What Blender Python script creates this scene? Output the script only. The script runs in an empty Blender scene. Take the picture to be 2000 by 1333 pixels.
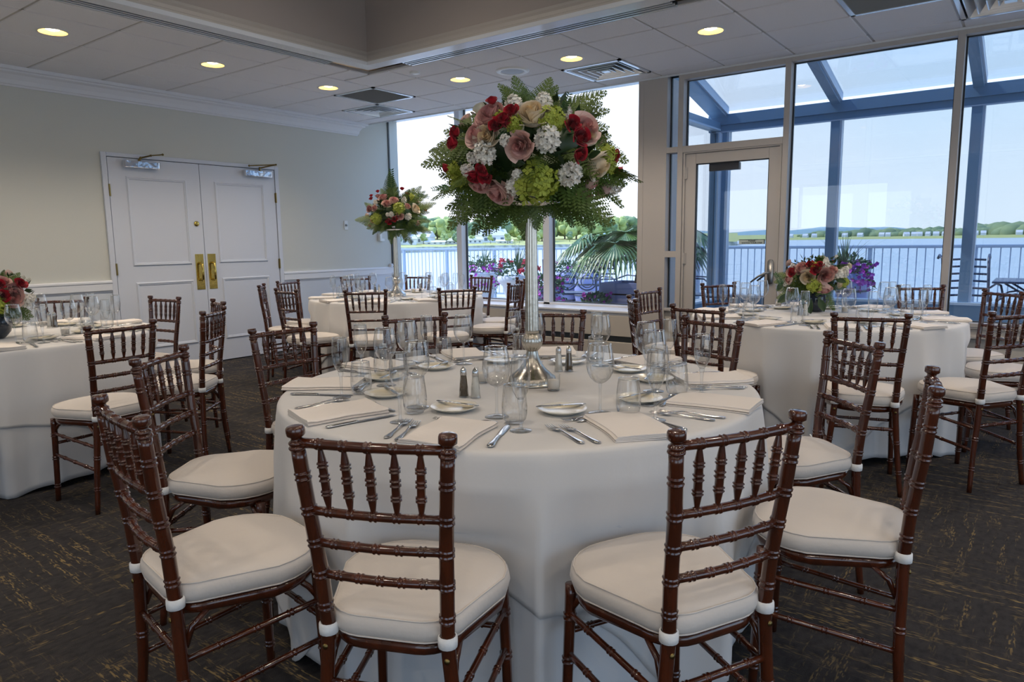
import bpy, math, random
from mathutils import Vector, Matrix
PI = math.pi
S = bpy.context.scene
COL = S.collection

# ------------------------------------------------------------------ camera, world, sun, exposure
cam = bpy.data.cameras.new('camera')
cam_o = bpy.data.objects.new('camera', cam); COL.objects.link(cam_o)
CR, CU, CF = Vector((0.8004, 0.5993, -0.0129)), Vector((-0.0734, 0.1194, 0.9901)), Vector((-0.595, 0.7915, -0.1396))
CF.normalize(); CR = (CR - CF * CR.dot(CF)).normalized(); CU = CR.cross(CF)
EYE = Vector((0, 0, 1.28))
mw = Matrix((CR, CU, -CF)).transposed().to_4x4(); mw.translation = EYE
cam_o.matrix_world = mw
cam.sensor_width = 36; cam.lens = 1375.9 / 2000 * 36; cam.clip_start = 0.05; cam.clip_end = 9000
S.camera = cam_o
S.view_settings.view_transform = 'Standard'; S.view_settings.look = 'None'
S.view_settings.gamma = 1; S.view_settings.use_curve_mapping = False
S.view_settings.exposure = 0.38
S.cycles.max_bounces = 9; S.cycles.diffuse_bounces = 4; S.cycles.glossy_bounces = 4
S.cycles.transmission_bounces = 8; S.cycles.transparent_max_bounces = 40
S.cycles.caustics_reflective = False; S.cycles.caustics_refractive = False
S.cycles.sample_clamp_indirect = 4

W = bpy.data.worlds.new('sky'); S.world = W; W.use_nodes = True
nt = W.node_tree; nt.nodes.clear()
tc = nt.nodes.new('ShaderNodeTexCoord'); sx = nt.nodes.new('ShaderNodeSeparateXYZ')
nt.links.new(tc.outputs['Generated'], sx.inputs[0])
cr = nt.nodes.new('ShaderNodeValToRGB'); nt.links.new(sx.outputs['Z'], cr.inputs[0])
el = cr.color_ramp.elements
el[0].position = 0.0; el[0].color = (0.80, 0.90, 0.97, 1)
el[1].position = 1.0; el[1].color = (0.26, 0.52, 1.15, 1)
for p_, c_ in ((0.06, (0.78, 0.89, 0.98, 1)), (0.17, (0.66, 0.83, 0.98, 1)), (0.4, (0.50, 0.80, 1.25, 1))):
    e_ = el.new(p_); e_.color = c_
# brighter haze towards the left of the bay
dt = nt.nodes.new('ShaderNodeVectorMath'); dt.operation = 'DOT_PRODUCT'; dt.inputs[1].default_value = (-0.80, 0.60, 0.0)
nt.links.new(tc.outputs['Generated'], dt.inputs[0])
mr = nt.nodes.new('ShaderNodeMapRange'); mr.inputs[1].default_value = 0.70; mr.inputs[2].default_value = 1.0
mr.inputs[3].default_value = 0.0; mr.inputs[4].default_value = 1.0
nt.links.new(dt.outputs['Value'], mr.inputs[0])
mx = nt.nodes.new('ShaderNodeMix'); mx.data_type = 'RGBA'
mx.inputs[7].default_value = (0.90, 0.91, 0.97, 1)
nt.links.new(mr.outputs[0], mx.inputs[0]); nt.links.new(cr.outputs[0], mx.inputs[6])
bg = nt.nodes.new('ShaderNodeBackground'); bg.inputs['Strength'].default_value = 1.55
nt.links.new(mx.outputs[2], bg.inputs[0])
wo = nt.nodes.new('ShaderNodeOutputWorld'); nt.links.new(bg.outputs[0], wo.inputs[0])

sun = bpy.data.lights.new('sun', 'SUN'); sun.energy = 4.2; sun.color = (1.0, 0.95, 0.86); sun.angle = 0.01
sun_o = bpy.data.objects.new('sun', sun); COL.objects.link(sun_o)
sun_o.rotation_euler = Vector((0.62, 0.10, -0.78)).to_track_quat('-Z', 'Y').to_euler()

def portal(loc, sx_, sy_, d):
    l = bpy.data.lights.new('window_daylight', 'AREA'); l.shape = 'RECTANGLE'; l.size = sx_; l.size_y = sy_
    l.cycles.is_portal = True
    o = bpy.data.objects.new('window_daylight', l); COL.objects.link(o); o.location = loc
    o.rotation_euler = Vector(d).to_track_quat('-Z', 'Y').to_euler()
portal((-5.2, 7.02, 1.75), 4.3, 2.4, (0, -1, 0))
portal((1.5, 6.70, 1.7), 9.0, 2.3, (0, -1, 0))
portal((-3.0, -4.05, 1.75), 5.2, 2.0, (0, 1, 0))
portal((4.55, 1.0, 1.5), 7.0, 2.4, (-1, 0, 0))
portal((2.2, -4.05, 1.5), 4.2, 2.4, (0, 1, 0))

# ------------------------------------------------------------------ key dimensions (metres)
CZ = 2.825           # ceiling
XW = -7.28           # wall with the double doors
YW = 6.50            # room face of the window wall
XR, YB = 4.6, -4.1   # wall and rear wall behind the camera
T1 = Vector((-1.508, 2.04, 0)); T2 = Vector((-1.17, 5.02, 0)); T3 = Vector((-5.09, 4.89, 0)); T4 = Vector((-5.0, 1.51, 0))
TR = 0.835; TZ = 0.762

# ------------------------------------------------------------------ materials
MATS = {}
def mat(name, col, rough=0.5, metal=0.0, coat=0.0, spec=None, emit=None, estr=0.0, bump=None, vary=None, sheen=0.0):
    m = bpy.data.materials.new(name); m.use_nodes = True
    n = m.node_tree; b = n.nodes['Principled BSDF']
    b.inputs['Base Color'].default_value = (*col, 1); b.inputs['Roughness'].default_value = rough
    b.inputs['Metallic'].default_value = metal; b.inputs['Coat Weight'].default_value = coat
    b.inputs['Coat Roughness'].default_value = 0.08
    if spec is not None: b.inputs['Specular IOR Level'].default_value = spec
    if sheen: b.inputs['Sheen Weight'].default_value = sheen
    if emit: b.inputs['Emission Color'].default_value = (*emit, 1); b.inputs['Emission Strength'].default_value = estr
    if bump or vary:
        t = n.nodes.new('ShaderNodeTexCoord')
    if bump:
        sc, st, det = bump
        no = n.nodes.new('ShaderNodeTexNoise'); no.inputs['Scale'].default_value = sc; no.inputs['Detail'].default_value = det
        n.links.new(t.outputs['Object'], no.inputs['Vector'])
        bu = n.nodes.new('ShaderNodeBump'); bu.inputs['Strength'].default_value = st; bu.inputs['Distance'].default_value = 0.01
        n.links.new(no.outputs['Fac'], bu.inputs['Height']); n.links.new(bu.outputs[0], b.inputs['Normal'])
    if vary:
        sc, c2, vec = vary
        mp = n.nodes.new('ShaderNodeMapping'); mp.inputs['Scale'].default_value = vec
        n.links.new(t.outputs['Object'], mp.inputs[0])
        no = n.nodes.new('ShaderNodeTexNoise'); no.inputs['Scale'].default_value = sc; no.inputs['Detail'].default_value = 5
        n.links.new(mp.outputs[0], no.inputs['Vector'])
        rp = n.nodes.new('ShaderNodeValToRGB'); rp.color_ramp.elements[0].position = 0.35; rp.color_ramp.elements[1].position = 0.65
        rp.color_ramp.elements[0].color = (*col, 1); rp.color_ramp.elements[1].color = (*c2, 1)
        n.links.new(no.outputs['Fac'], rp.inputs[0]); n.links.new(rp.outputs[0], b.inputs['Base Color'])
    MATS[name] = m
    return m
def thin_glass(name, tint, f0=0.04, power=5.0, top=0.96, rough=0.0, edge=None):
    m = bpy.data.materials.new(name); m.use_nodes = True; n = m.node_tree; n.nodes.clear()
    lw = n.nodes.new('ShaderNodeLayerWeight'); lw.inputs[0].default_value = 0.5
    pw = n.nodes.new('ShaderNodeMath'); pw.operation = 'POWER'; pw.inputs[1].default_value = power
    n.links.new(lw.outputs['Facing'], pw.inputs[0])
    ma = n.nodes.new('ShaderNodeMath'); ma.operation = 'MULTIPLY_ADD'; ma.inputs[1].default_value = top; ma.inputs[2].default_value = f0
    n.links.new(pw.outputs[0], ma.inputs[0])
    tr = n.nodes.new('ShaderNodeBsdfTransparent'); tr.inputs[0].default_value = (*tint, 1)
    if edge:
        p2 = n.nodes.new('ShaderNodeMath'); p2.operation = 'POWER'; p2.inputs[1].default_value = 3.0; n.links.new(lw.outputs['Facing'], p2.inputs[0])
        mc = n.nodes.new('ShaderNodeMix'); mc.data_type = 'RGBA'; mc.inputs[6].default_value = (*tint, 1); mc.inputs[7].default_value = (*edge, 1)
        n.links.new(p2.outputs[0], mc.inputs[0]); n.links.new(mc.outputs[2], tr.inputs[0])
    gl = n.nodes.new('ShaderNodeBsdfGlossy'); gl.inputs['Roughness'].default_value = rough
    mi = n.nodes.new('ShaderNodeMixShader'); n.links.new(ma.outputs[0], mi.inputs[0])
    n.links.new(tr.outputs[0], mi.inputs[1]); n.links.new(gl.outputs[0], mi.inputs[2])
    o = n.nodes.new('ShaderNodeOutputMaterial'); n.links.new(mi.outputs[0], o.inputs[0]); MATS[name] = m
    return m
def solid_glass(name, share=0.5):
    m = bpy.data.materials.new(name); m.use_nodes = True; n = m.node_tree; n.nodes.clear()
    tr = n.nodes.new('ShaderNodeBsdfTransparent'); tr.inputs[0].default_value = (0.97, 0.98, 0.98, 1)
    gl = n.nodes.new('ShaderNodeBsdfGlass'); gl.inputs['IOR'].default_value = 1.46; gl.inputs['Roughness'].default_value = 0.0
    mi = n.nodes.new('ShaderNodeMixShader'); mi.inputs[0].default_value = share
    n.links.new(tr.outputs[0], mi.inputs[1]); n.links.new(gl.outputs[0], mi.inputs[2])
    o = n.nodes.new('ShaderNodeOutputMaterial'); n.links.new(mi.outputs[0], o.inputs[0]); MATS[name] = m
    return m

M = MATS
def rose_mat(name, deep, pale):
    """petal pigment: deeper at the heart and at each petal's foot, pale at the outer petals"""
    m = mat(name, pale, 0.6, sheen=0.1); n = m.node_tree; b = n.nodes['Principled BSDF']
    t = n.nodes.new('ShaderNodeTexCoord'); mp = n.nodes.new('ShaderNodeMapping'); mp.inputs['Scale'].default_value = (1, 1, -0.55); mp.inputs['Location'].default_value = (0, 0, 0.18)
    n.links.new(t.outputs['Object'], mp.inputs[0]); sx_ = n.nodes.new('ShaderNodeVectorMath'); sx_.operation = 'LENGTH'; n.links.new(mp.outputs[0], sx_.inputs[0])
    no = n.nodes.new('ShaderNodeTexNoise'); no.inputs['Scale'].default_value = 5; n.links.new(t.outputs['Object'], no.inputs['Vector'])
    ad = n.nodes.new('ShaderNodeMath'); ad.operation = 'MULTIPLY_ADD'; ad.inputs[1].default_value = 0.35; n.links.new(no.outputs['Fac'], ad.inputs[0]); n.links.new(sx_.outputs['Value'], ad.inputs[2])
    r = n.nodes.new('ShaderNodeMapRange'); r.inputs[1].default_value = 0.25; r.inputs[2].default_value = 0.95; n.links.new(ad.outputs[0], r.inputs[0])
    mi = n.nodes.new('ShaderNodeMix'); mi.data_type = 'RGBA'; mi.inputs[6].default_value = (*deep, 1); mi.inputs[7].default_value = (*pale, 1)  # deep tone also paints shade into the petal gaps
    n.links.new(r.outputs[0], mi.inputs[0]); n.links.new(mi.outputs[2], b.inputs['Base Color'])
mat('mahogany', (0.080, 0.0165, 0.0045), 0.22, coat=0.8, vary=(5.0, (0.045, 0.0095, 0.003), (7, 7, 1.5)))
mat('ivory_cushion', (0.68, 0.62, 0.565), 0.85, bump=(60, 0.12, 3), sheen=0.2)
mat('white_tie', (0.80, 0.80, 0.79), 0.8, bump=(80, 0.2, 2))
mat('linen', (0.73, 0.715, 0.705), 0.82, bump=(22, 0.10, 4), sheen=0.15)
mat('linen_under', (0.66, 0.66, 0.67), 0.85, bump=(22, 0.10, 4))
mat('napkin', (0.86, 0.80, 0.75), 0.85, bump=(45, 0.15, 3))
mat('wall_paper', (0.59, 0.595, 0.55), 0.75, bump=(180, 0.08, 2))
mat('wainscot', (0.60, 0.64, 0.70), 0.6)
mat('white_paint', (0.72, 0.73, 0.76), 0.38)
mat('door_paint', (0.62, 0.65, 0.72), 0.42)
mat('grey_trim', (0.50, 0.47, 0.44), 0.45)
mat('frame_grey', (0.47, 0.44, 0.42), 0.42)
mat('gasket', (0.02, 0.025, 0.03), 0.4)
mat('panel_beige', (0.52, 0.48, 0.43), 0.6)
mat('coffer_paint', (0.42, 0.37, 0.34), 0.75)
mat('glossy_white', (0.75, 0.78, 0.82), 0.18)
mat('tile', (0.80, 0.80, 0.83), 0.9, bump=(170, 0.5, 3))
mat('tbar', (0.46, 0.45, 0.44), 0.5)
mat('vent_metal', (0.80, 0.84, 0.88), 0.16, metal=0.35)
mat('vent_dark', (0.012, 0.014, 0.016), 0.7)
mat('vent_fin', (0.30, 0.32, 0.34), 0.45)
mat('can_reflector_glow', (0.90, 0.62, 0.20), 0.30, metal=0.6, emit=(1.0, 0.55, 0.12), estr=0.9)  # emission stands in for lamplight caught by the reflector
mat('lamp_glow', (1, 0.9, 0.7), 0.5, emit=(1.0, 0.80, 0.50), estr=30.0)
mat('brass', (0.62, 0.45, 0.12), 0.18, metal=1.0, bump=(30, 0.15, 2))
mat('old_brass', (0.22, 0.16, 0.06), 0.35, metal=1.0)
mat('chrome', (0.80, 0.82, 0.85), 0.06, metal=1.0, bump=(14, 0.25, 1))
mat('silver', (0.66, 0.65, 0.64), 0.13, metal=1.0)
mat('pewter', (0.58, 0.55, 0.49), 0.24, metal=1.0, bump=(40, 0.1, 2))
mat('sunroom_metal', (0.17, 0.30, 0.46), 0.38)
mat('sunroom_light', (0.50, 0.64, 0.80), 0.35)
mat('china', (0.84, 0.80, 0.70), 0.2, coat=0.2)
mat('china_well', (0.80, 0.72, 0.54), 0.2, coat=0.15)
mat('salt', (0.82, 0.78, 0.70), 0.9)
mat('pepper', (0.20, 0.14, 0.09), 0.95, vary=(900, (0.06, 0.045, 0.03), (1, 1, 1)))
mat('wax', (0.80, 0.74, 0.66), 0.55)
mat('switch_white', (0.75, 0.76, 0.74), 0.4)
mat('black_plastic', (0.02, 0.02, 0.02), 0.4)
mat('closer_bronze', (0.05, 0.045, 0.045), 0.4, metal=0.4)
mat('steel', (0.36, 0.36, 0.36), 0.32, metal=0.9)
mat('sign_plate', (0.55, 0.62, 0.58), 0.5)
mat('sign_ink', (0.02, 0.03, 0.03), 0.6)
mat('deck', (0.52, 0.50, 0.47), 0.8, vary=(3, (0.42, 0.40, 0.38), (1, 6, 1)))
mat('rail_paint', (0.32, 0.42, 0.55), 0.4)
mat('urn_grey', (0.50, 0.53, 0.58), 0.7)
mat('barrel_blue', (0.22, 0.26, 0.50), 0.6)
mat('hoop', (0.03, 0.04, 0.05), 0.5)
mat('iron', (0.035, 0.06, 0.12), 0.4)
mat('soil', (0.05, 0.035, 0.025), 0.9)
mat('petunia', (0.38, 0.03, 0.40), 0.6)
mat('geranium', (0.50, 0.01, 0.05), 0.6)
mat('plant_green', (0.05, 0.12, 0.045), 0.6)
mat('spike_green', (0.10, 0.17, 0.09), 0.5)
mat('palm_green', (0.045, 0.12, 0.045), 0.4, vary=(2.5, (0.10, 0.22, 0.05), (1, 1, 1)))
mat('tree_green', (0.24, 0.33, 0.11), 0.9, vary=(0.35, (0.42, 0.48, 0.18), (1, 1, 1)))
mat('tree_dark', (0.11, 0.19, 0.10), 0.9, vary=(0.35, (0.22, 0.31, 0.15), (1, 1, 1)))
mat('far_green', (0.13, 0.20, 0.12), 0.9, vary=(0.05, (0.24, 0.30, 0.14), (1, 1, 1)))
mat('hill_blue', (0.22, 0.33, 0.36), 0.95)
mat('lawn', (0.36, 0.38, 0.14), 0.9)
mat('rubble', (0.55, 0.52, 0.44), 0.9, vary=(0.4, (0.24, 0.25, 0.18), (1, 1, 1)))
mat('house_white', (0.72, 0.74, 0.78), 0.7)
mat('house_roof', (0.55, 0.57, 0.60), 0.8)
mat('house_window', (0.10, 0.14, 0.20), 0.2)
mat('fern', (0.060, 0.115, 0.018), 0.5, vary=(7, (0.12, 0.18, 0.03), (1, 1, 1)))
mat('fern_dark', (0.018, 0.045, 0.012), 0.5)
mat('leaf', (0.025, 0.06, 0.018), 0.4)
mat('lime', (0.26, 0.34, 0.035), 0.6, vary=(25, (0.42, 0.46, 0.06), (1, 1, 1)))
rose_mat('rose_pink', (0.62, 0.24, 0.22), (0.8, 0.56, 0.49))
rose_mat('rose_mauve', (0.4, 0.15, 0.15), (0.66, 0.38, 0.35))
rose_mat('rose_cream', (0.78, 0.58, 0.3), (0.88, 0.8, 0.66))
rose_mat('rose_red', (0.2, 0.002, 0.008), (0.5, 0.01, 0.03))
mat('stock_white', (0.84, 0.80, 0.70), 0.6, vary=(30, (0.90, 0.88, 0.84), (1, 1, 1)))
mat('vase_smoke', (0.02, 0.03, 0.05), 0.1, coat=0.6)
thin_glass('pane_clear', (0.965, 0.975, 1.0), 0.045)
thin_glass('pane_tint', (0.73, 0.755, 0.775), 0.05)
thin_glass('bowl_glass', (0.975, 0.98, 0.98), 0.085, 1.7, 0.85, edge=(0.60, 0.63, 0.66))
thin_glass('rim_glass', (0.9, 0.93, 0.95), 0.8, 1.0, 0.2, rough=0.15)
thin_glass('stem_glass', (0.97, 0.98, 0.99), 0.10, 2.2, 0.55, edge=(0.80, 0.83, 0.85))

def node_carpet():
    m = bpy.data.materials.new('carpet'); m.use_nodes = True; n = m.node_tree; b = n.nodes['Principled BSDF']
    b.inputs['Roughness'].default_value = 0.95; b.inputs['Specular IOR Level'].default_value = 0.1
    geo = n.nodes.new('ShaderNodeNewGeometry')
    def noise(scale, vec, det=2.0, rot=0.0):
        mp = n.nodes.new('ShaderNodeMapping'); mp.inputs['Scale'].default_value = vec; mp.inputs['Rotation'].default_value = (0, 0, rot)
        n.links.new(geo.outputs['Position'], mp.inputs[0])
        t = n.nodes.new('ShaderNodeTexNoise'); t.inputs['Scale'].default_value = scale; t.inputs['Detail'].default_value = det
        n.links.new(mp.outputs[0], t.inputs['Vector']); return t.outputs['Fac']
    def step(x, a, b_):
        r = n.nodes.new('ShaderNodeMapRange'); r.inputs[1].default_value = a; r.inputs[2].default_value = b_
        n.links.new(x, r.inputs[0]); return r.outputs[0]
    def op(o_, x, y):
        k = n.nodes.new('ShaderNodeMath'); k.operation = o_
        for i_, v_ in enumerate((x, y)):
            if isinstance(v_, float): k.inputs[i_].default_value = v_
            else: n.links.new(v_, k.inputs[i_])
        return k.outputs[0]
    ax = step(noise(1.0, (3.0, 34, 1), 4), 0.51, 0.60)      # bands along x
    ay = step(noise(1.0, (34, 3.0, 1), 4), 0.53, 0.62)      # bands along y
    ribx = step(noise(1.0, (30, 150, 1), 1), 0.50, 0.60)
    riby = step(noise(1.0, (150, 30, 1), 1), 0.50, 0.60)
    patch = step(noise(1.6, (1, 1, 1), 3), 0.40, 0.58)
    a = op('MULTIPLY', op('MULTIPLY', ax, ribx), patch)
    c = op('MULTIPLY', op('MULTIPLY', ay, riby), op('SUBTRACT', 1.0, patch))
    f = op('MAXIMUM', a, op('MULTIPLY', c, 0.7))
    dk = step(noise(1.0, (44, 24, 1), 3), 0.42, 0.68)
    base = n.nodes.new('ShaderNodeMix'); base.data_type = 'RGBA'
    base.inputs[6].default_value = (0.046, 0.043, 0.044, 1); base.inputs[7].default_value = (0.030, 0.029, 0.031, 1)
    n.links.new(dk, base.inputs[0])
    mix = n.nodes.new('ShaderNodeMix'); mix.data_type = 'RGBA'; mix.inputs[7].default_value = (0.26, 0.185, 0.085, 1)
    n.links.new(base.outputs[2], mix.inputs[6]); n.links.new(op('MULTIPLY', f, 0.95), mix.inputs[0])
    n.links.new(mix.outputs[2], b.inputs['Base Color'])
    bu = n.nodes.new('ShaderNodeBump'); bu.inputs['Strength'].default_value = 0.6; bu.inputs['Distance'].default_value = 0.004
    n.links.new(noise(260.0, (1, 1, 1), 1), bu.inputs['Height']); n.links.new(bu.outputs[0], b.inputs['Normal'])
    MATS['carpet'] = m
node_carpet()
def node_water():
    m = mat('water', (0.34, 0.42, 0.47), 0.30, spec=0.5)
    n = m.node_tree; b = n.nodes['Principled BSDF']; geo = n.nodes.new('ShaderNodeNewGeometry')
    mp = n.nodes.new('ShaderNodeMapping'); mp.inputs['Scale'].default_value = (0.25, 0.9, 1); n.links.new(geo.outputs['Position'], mp.inputs[0])
    t = n.nodes.new('ShaderNodeTexNoise'); t.inputs['Scale'].default_value = 1.2; t.inputs['Detail'].default_value = 6
    n.links.new(mp.outputs[0], t.inputs['Vector'])
    bu = n.nodes.new('ShaderNodeBump'); bu.inputs['Strength'].default_value = 0.5; bu.inputs['Distance'].default_value = 0.5
    n.links.new(t.outputs['Fac'], bu.inputs['Height']); n.links.new(bu.outputs[0], b.inputs['Normal'])
node_water()

# ------------------------------------------------------------------ helpers
class MB:
    """collects shapes; build() links them as ONE mesh object"""
    def __init__(s): s.v = []; s.f = []; s.mi = []; s.cur = 0
    def add(s, vs, fs):
        o = len(s.v); s.v += [tuple(v) for v in vs]; s.f += [tuple(i + o for i in f) for f in fs]; s.mi += [s.cur] * len(fs); return s
    def box(s, x0, x1, y0, y1, z0, z1):
        return s.add([(x0, y0, z0), (x1, y0, z0), (x1, y1, z0), (x0, y1, z0), (x0, y0, z1), (x1, y0, z1), (x1, y1, z1), (x0, y1, z1)],
                     [(0, 3, 2, 1), (4, 5, 6, 7), (0, 1, 5, 4), (1, 2, 6, 5), (2, 3, 7, 6), (3, 0, 4, 7)])
    def tube(s, pts, rad, seg=8, cap=True, flat=1.0):
        pts = [Vector(p) for p in pts]; n = len(pts)
        if not hasattr(rad, '__len__'): rad = [rad] * n
        t0 = (pts[1] - pts[0]).normalized(); up = Vector((0, 0, 1)) if abs(t0.z) < 0.9 else Vector((0, 1, 0))
        a = t0.cross(up).normalized(); vs = []; fs = []
        for i in range(n):
            t = (pts[min(i + 1, n - 1)] - pts[max(i - 1, 0)]).normalized()
            a = (a - t * a.dot(t)).normalized(); b = t.cross(a)
            for k in range(seg):
                th = 2 * PI * k / seg; vs.append(pts[i] + a * (math.cos(th) * rad[i]) + b * (math.sin(th) * rad[i] * flat))
        for i in range(n - 1):
            for k in range(seg):
                k2 = (k + 1) % seg; fs.append((i * seg + k, i * seg + k2, (i + 1) * seg + k2, (i + 1) * seg + k))
        if cap: fs.append(tuple(reversed(range(seg)))); fs.append(tuple((n - 1) * seg + k for k in range(seg)))
        return s.add(vs, fs)
    def lathe(s, prof, seg=24, c=(0, 0, 0), ribs=0, ramp=0.0, z_ribs=None, cap=False):
        vs = []; fs = []; n = len(prof)
        for r, z in prof:
            for k in range(seg):
                th = 2 * PI * k / seg; rr = r
                if ribs and (z_ribs is None or z_ribs[0] <= z <= z_ribs[1]): rr = r * (1 + ramp * math.cos(ribs * th))
                vs.append((c[0] + rr * math.cos(th), c[1] + rr * math.sin(th), c[2] + z))
        for i in range(n - 1):
            for k in range(seg):
                k2 = (k + 1) % seg; fs.append((i * seg + k, i * seg + k2, (i + 1) * seg + k2, (i + 1) * seg + k))
        if cap: fs.append(tuple(reversed(range(seg))))
        if cap: fs.append(tuple((n - 1) * seg + k for k in range(seg)))
        return s.add(vs, fs)
    def prism(s, poly, z0, z1):
        n = len(poly); vs = [(x, y, z0) for x, y in poly] + [(x, y, z1) for x, y in poly]
        return s.add(vs, [tuple(reversed(range(n))), tuple(range(n, 2 * n))] + [(i, (i + 1) % n, n + (i + 1) % n, n + i) for i in range(n)])
    def ext(s, prof, p0, p1, side, up=(0, 0, 1)):
        """profile (a, b) swept straight from p0 to p1; a along side, b along up"""
        p0 = Vector(p0); p1 = Vector(p1); side = Vector(side); up = Vector(up); n = len(prof)
        vs = [p + side * a + up * b for p in (p0, p1) for a, b in prof]
        return s.add(vs, [tuple(reversed(range(n))), tuple(range(n, 2 * n))] + [(i, (i + 1) % n, n + (i + 1) % n, n + i) for i in range(n)])
    def grid(s, rows):
        n = len(rows); m = len(rows[0]); vs = [p for r in rows for p in r]
        return s.add(vs, [(i * m + j, i * m + j + 1, (i + 1) * m + j + 1, (i + 1) * m + j) for i in range(n - 1) for j in range(m - 1)])
    def ball(s, c, r, seg=10, rings=6, sq=(1, 1, 1)):
        vs = [(c[0], c[1], c[2] - r * sq[2])]; fs = []
        for i in range(1, rings):
            ph = -PI / 2 + PI * i / rings
            for k in range(seg):
                th = 2 * PI * k / seg
                vs.append((c[0] + r * sq[0] * math.cos(ph) * math.cos(th), c[1] + r * sq[1] * math.cos(ph) * math.sin(th), c[2] + r * sq[2] * math.sin(ph)))
        vs.append((c[0], c[1], c[2] + r * sq[2])); L = len(vs) - 1
        for k in range(seg):
            k2 = (k + 1) % seg; fs.append((0, 1 + k2, 1 + k)); fs.append((L, L - seg + k, L - seg + k2))
            for i in range(rings - 2): fs.append((1 + i * seg + k, 1 + i * seg + k2, 1 + (i + 1) * seg + k2, 1 + (i + 1) * seg + k))
        return s.add(vs, fs)
    def xf(s, mtx, start=0):
        for i in range(start, len(s.v)): s.v[i] = tuple(mtx @ Vector(s.v[i]))
        return s
    def build(s, name, mats, parent=None, smooth=False, bevel=0.0):
        me = bpy.data.meshes.new(name); me.from_pydata(s.v, [], s.f)
        if not isinstance(mats, (list, tuple)): mats = [mats]
        for m_ in mats: me.materials.append(M[m_])
        if len(mats) > 1: me.polygons.foreach_set('material_index', s.mi)
        if smooth: me.polygons.foreach_set('use_smooth', [True] * len(s.f))
        me.update()
        if smooth == 2:
            me.set_sharp_from_angle(angle=0.9)
        o = bpy.data.objects.new(name, me); COL.objects.link(o)
        if parent is not None: o.parent = parent
        if bevel:
            b = o.modifiers.new('soft_edges', 'BEVEL'); b.width = bevel; b.segments = 2; b.limit_method = 'ANGLE'
        return o
def tag(o, label, cat, group=None, kind=None):
    if kind == 'structure': o['kind'] = kind; return o
    o['label'] = label; o['category'] = cat
    if group: o['group'] = group
    if kind: o['kind'] = kind
    return o
def empty(name, loc=(0, 0, 0), rz=0.0):
    o = bpy.data.objects.new(name, None); COL.objects.link(o); o.location = loc; o.rotation_euler = (0, 0, rz); o.empty_display_size = 0.1
    return o
def struct(o): o['kind'] = 'structure'; return o
KIDS = {}
def kids(o): return KIDS[o.name] if o.name in KIDS else [c for c in o.children]
def copy_tree(o, parent=None):
    c = o.copy(); COL.objects.link(c); c.parent = parent
    if 'label' in c: del c['label']
    for ch in kids(o): copy_tree(ch, c)
    return c
def freeze(o):
    """remember a prototype's children, so copies are quick"""
    ch = [c for c in o.children]; KIDS[o.name] = ch
    for c in ch: freeze(c)
def in_frame(p, m=60):
    d = Vector(p) - EYE; z = d.dot(CF)
    if z < 0.1: return False
    x = 1000 + 1375.9 * d.dot(CR) / z; y = 666.5 - 1375.9 * d.dot(CU) / z
    return -m < x < 2000 + m and -m < y < 1333 + m
def ray(px, py): return CR * ((px - 1000) / 1375.9) + CU * ((666.5 - py) / 1375.9) + CF
# ================================================================== THE ROOM
fl = struct(MB().box(XW - .1, XR + .1, YB - .1, 6.56, -0.06, 0).build('floor', 'carpet'))
wl = MB().box(XW - .12, XW, YB - .1, 7.1, 0, 3.0).build('wall_left', 'wall_paper'); struct(wl)
MB().box(XW, XW + .006, YB, 3.17, .06, .86).box(XW, XW + .006, 5.135, 6.93, .06, .86).build('wainscot', 'wainscot', wl)
def rail_prof(): return [(0, .842), (.012, .842), (.014, .852), (.026, .862), (.026, .925), (.032, .932), (.032, .947), (.02, .957), (0, .957)]
t = MB(); t.ext(rail_prof(), (XW, YB, 0), (XW, 3.172, 0), (1, 0, 0)); t.ext(rail_prof(), (XW, 5.133, 0), (XW, 6.92, 0), (1, 0, 0))
struct(t.build('trim_1', 'white_paint'))
bbp = [(0, 0), (.016, 0), (.016, .085), (.008, .1), (0, .1)]
t = MB(); t.ext(bbp, (XW, YB, 0), (XW, 3.172, 0), (1, 0, 0)); t.ext(bbp, (XW, 5.133, 0), (XW, 6.5, 0), (1, 0, 0))
struct(t.build('baseboard_left', 'white_paint'))
# crown moulding along the wall with the double doors, mitred back before the window
cp = [(0, CZ - .155), (.016, CZ - .155), (.02, CZ - .14), (.03, CZ - .135), (.036, CZ - .10), (.06, CZ - .06), (.09, CZ - .045), (.094, CZ - .032), (.118, CZ - .028), (.12, CZ), (0, CZ)]
t = MB(); n = len(cp)
vs = [(XW + a, YB, b) for a, b in cp] + [(XW + a, 6.36 + a, b) for a, b in cp]
t.add(vs, [tuple(reversed(range(n))), tuple(range(n, 2 * n))] + [(i, (i + 1) % n, n + (i + 1) % n, n + i) for i in range(n)])
struct(t.build('trim_2', 'white_paint'))

# ceiling tiles in a recessed grid
DL = [(-5.855, 2.31, 'lit recessed downlight over the double doors, nearest the picture corner'), (-5.86, 3.55, 'lit recessed downlight in the row by the double doors, middle one'),
      (-5.84, 4.772, 'lit recessed downlight beside the square slatted return grille'), (-4.601, 5.35, 'lit recessed downlight between the round speaker and the corner grille'),
      (-3.359, 5.368, 'lit recessed downlight between the round speaker and the louvred diffuser'), (-2.122, 5.352, 'lit recessed downlight nearest the glass door')]
CANS_OUT = ((-5.85, 1.09), (-5.85, -.13), (-5.85, -1.4), (.36, 5.35), (1.6, 5.35), (3.9, 3.6), (3.9, 1.2), (3.9, -1.2), (-2.2, -3.6), (.4, -3.6))  # unseen cans added for brightness, some continuing the visible rows
GX0, GY0, G = -6.698, 6.254, 0.6096
CUTS = {(-6.088, 5.644): 'return', (-6.698, 6.254): 'diffuser', (-3.650, 6.254): 'diffuser', (-1.212, 5.644): 'return', (-0.602, 6.254): 'diffuser'}
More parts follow.
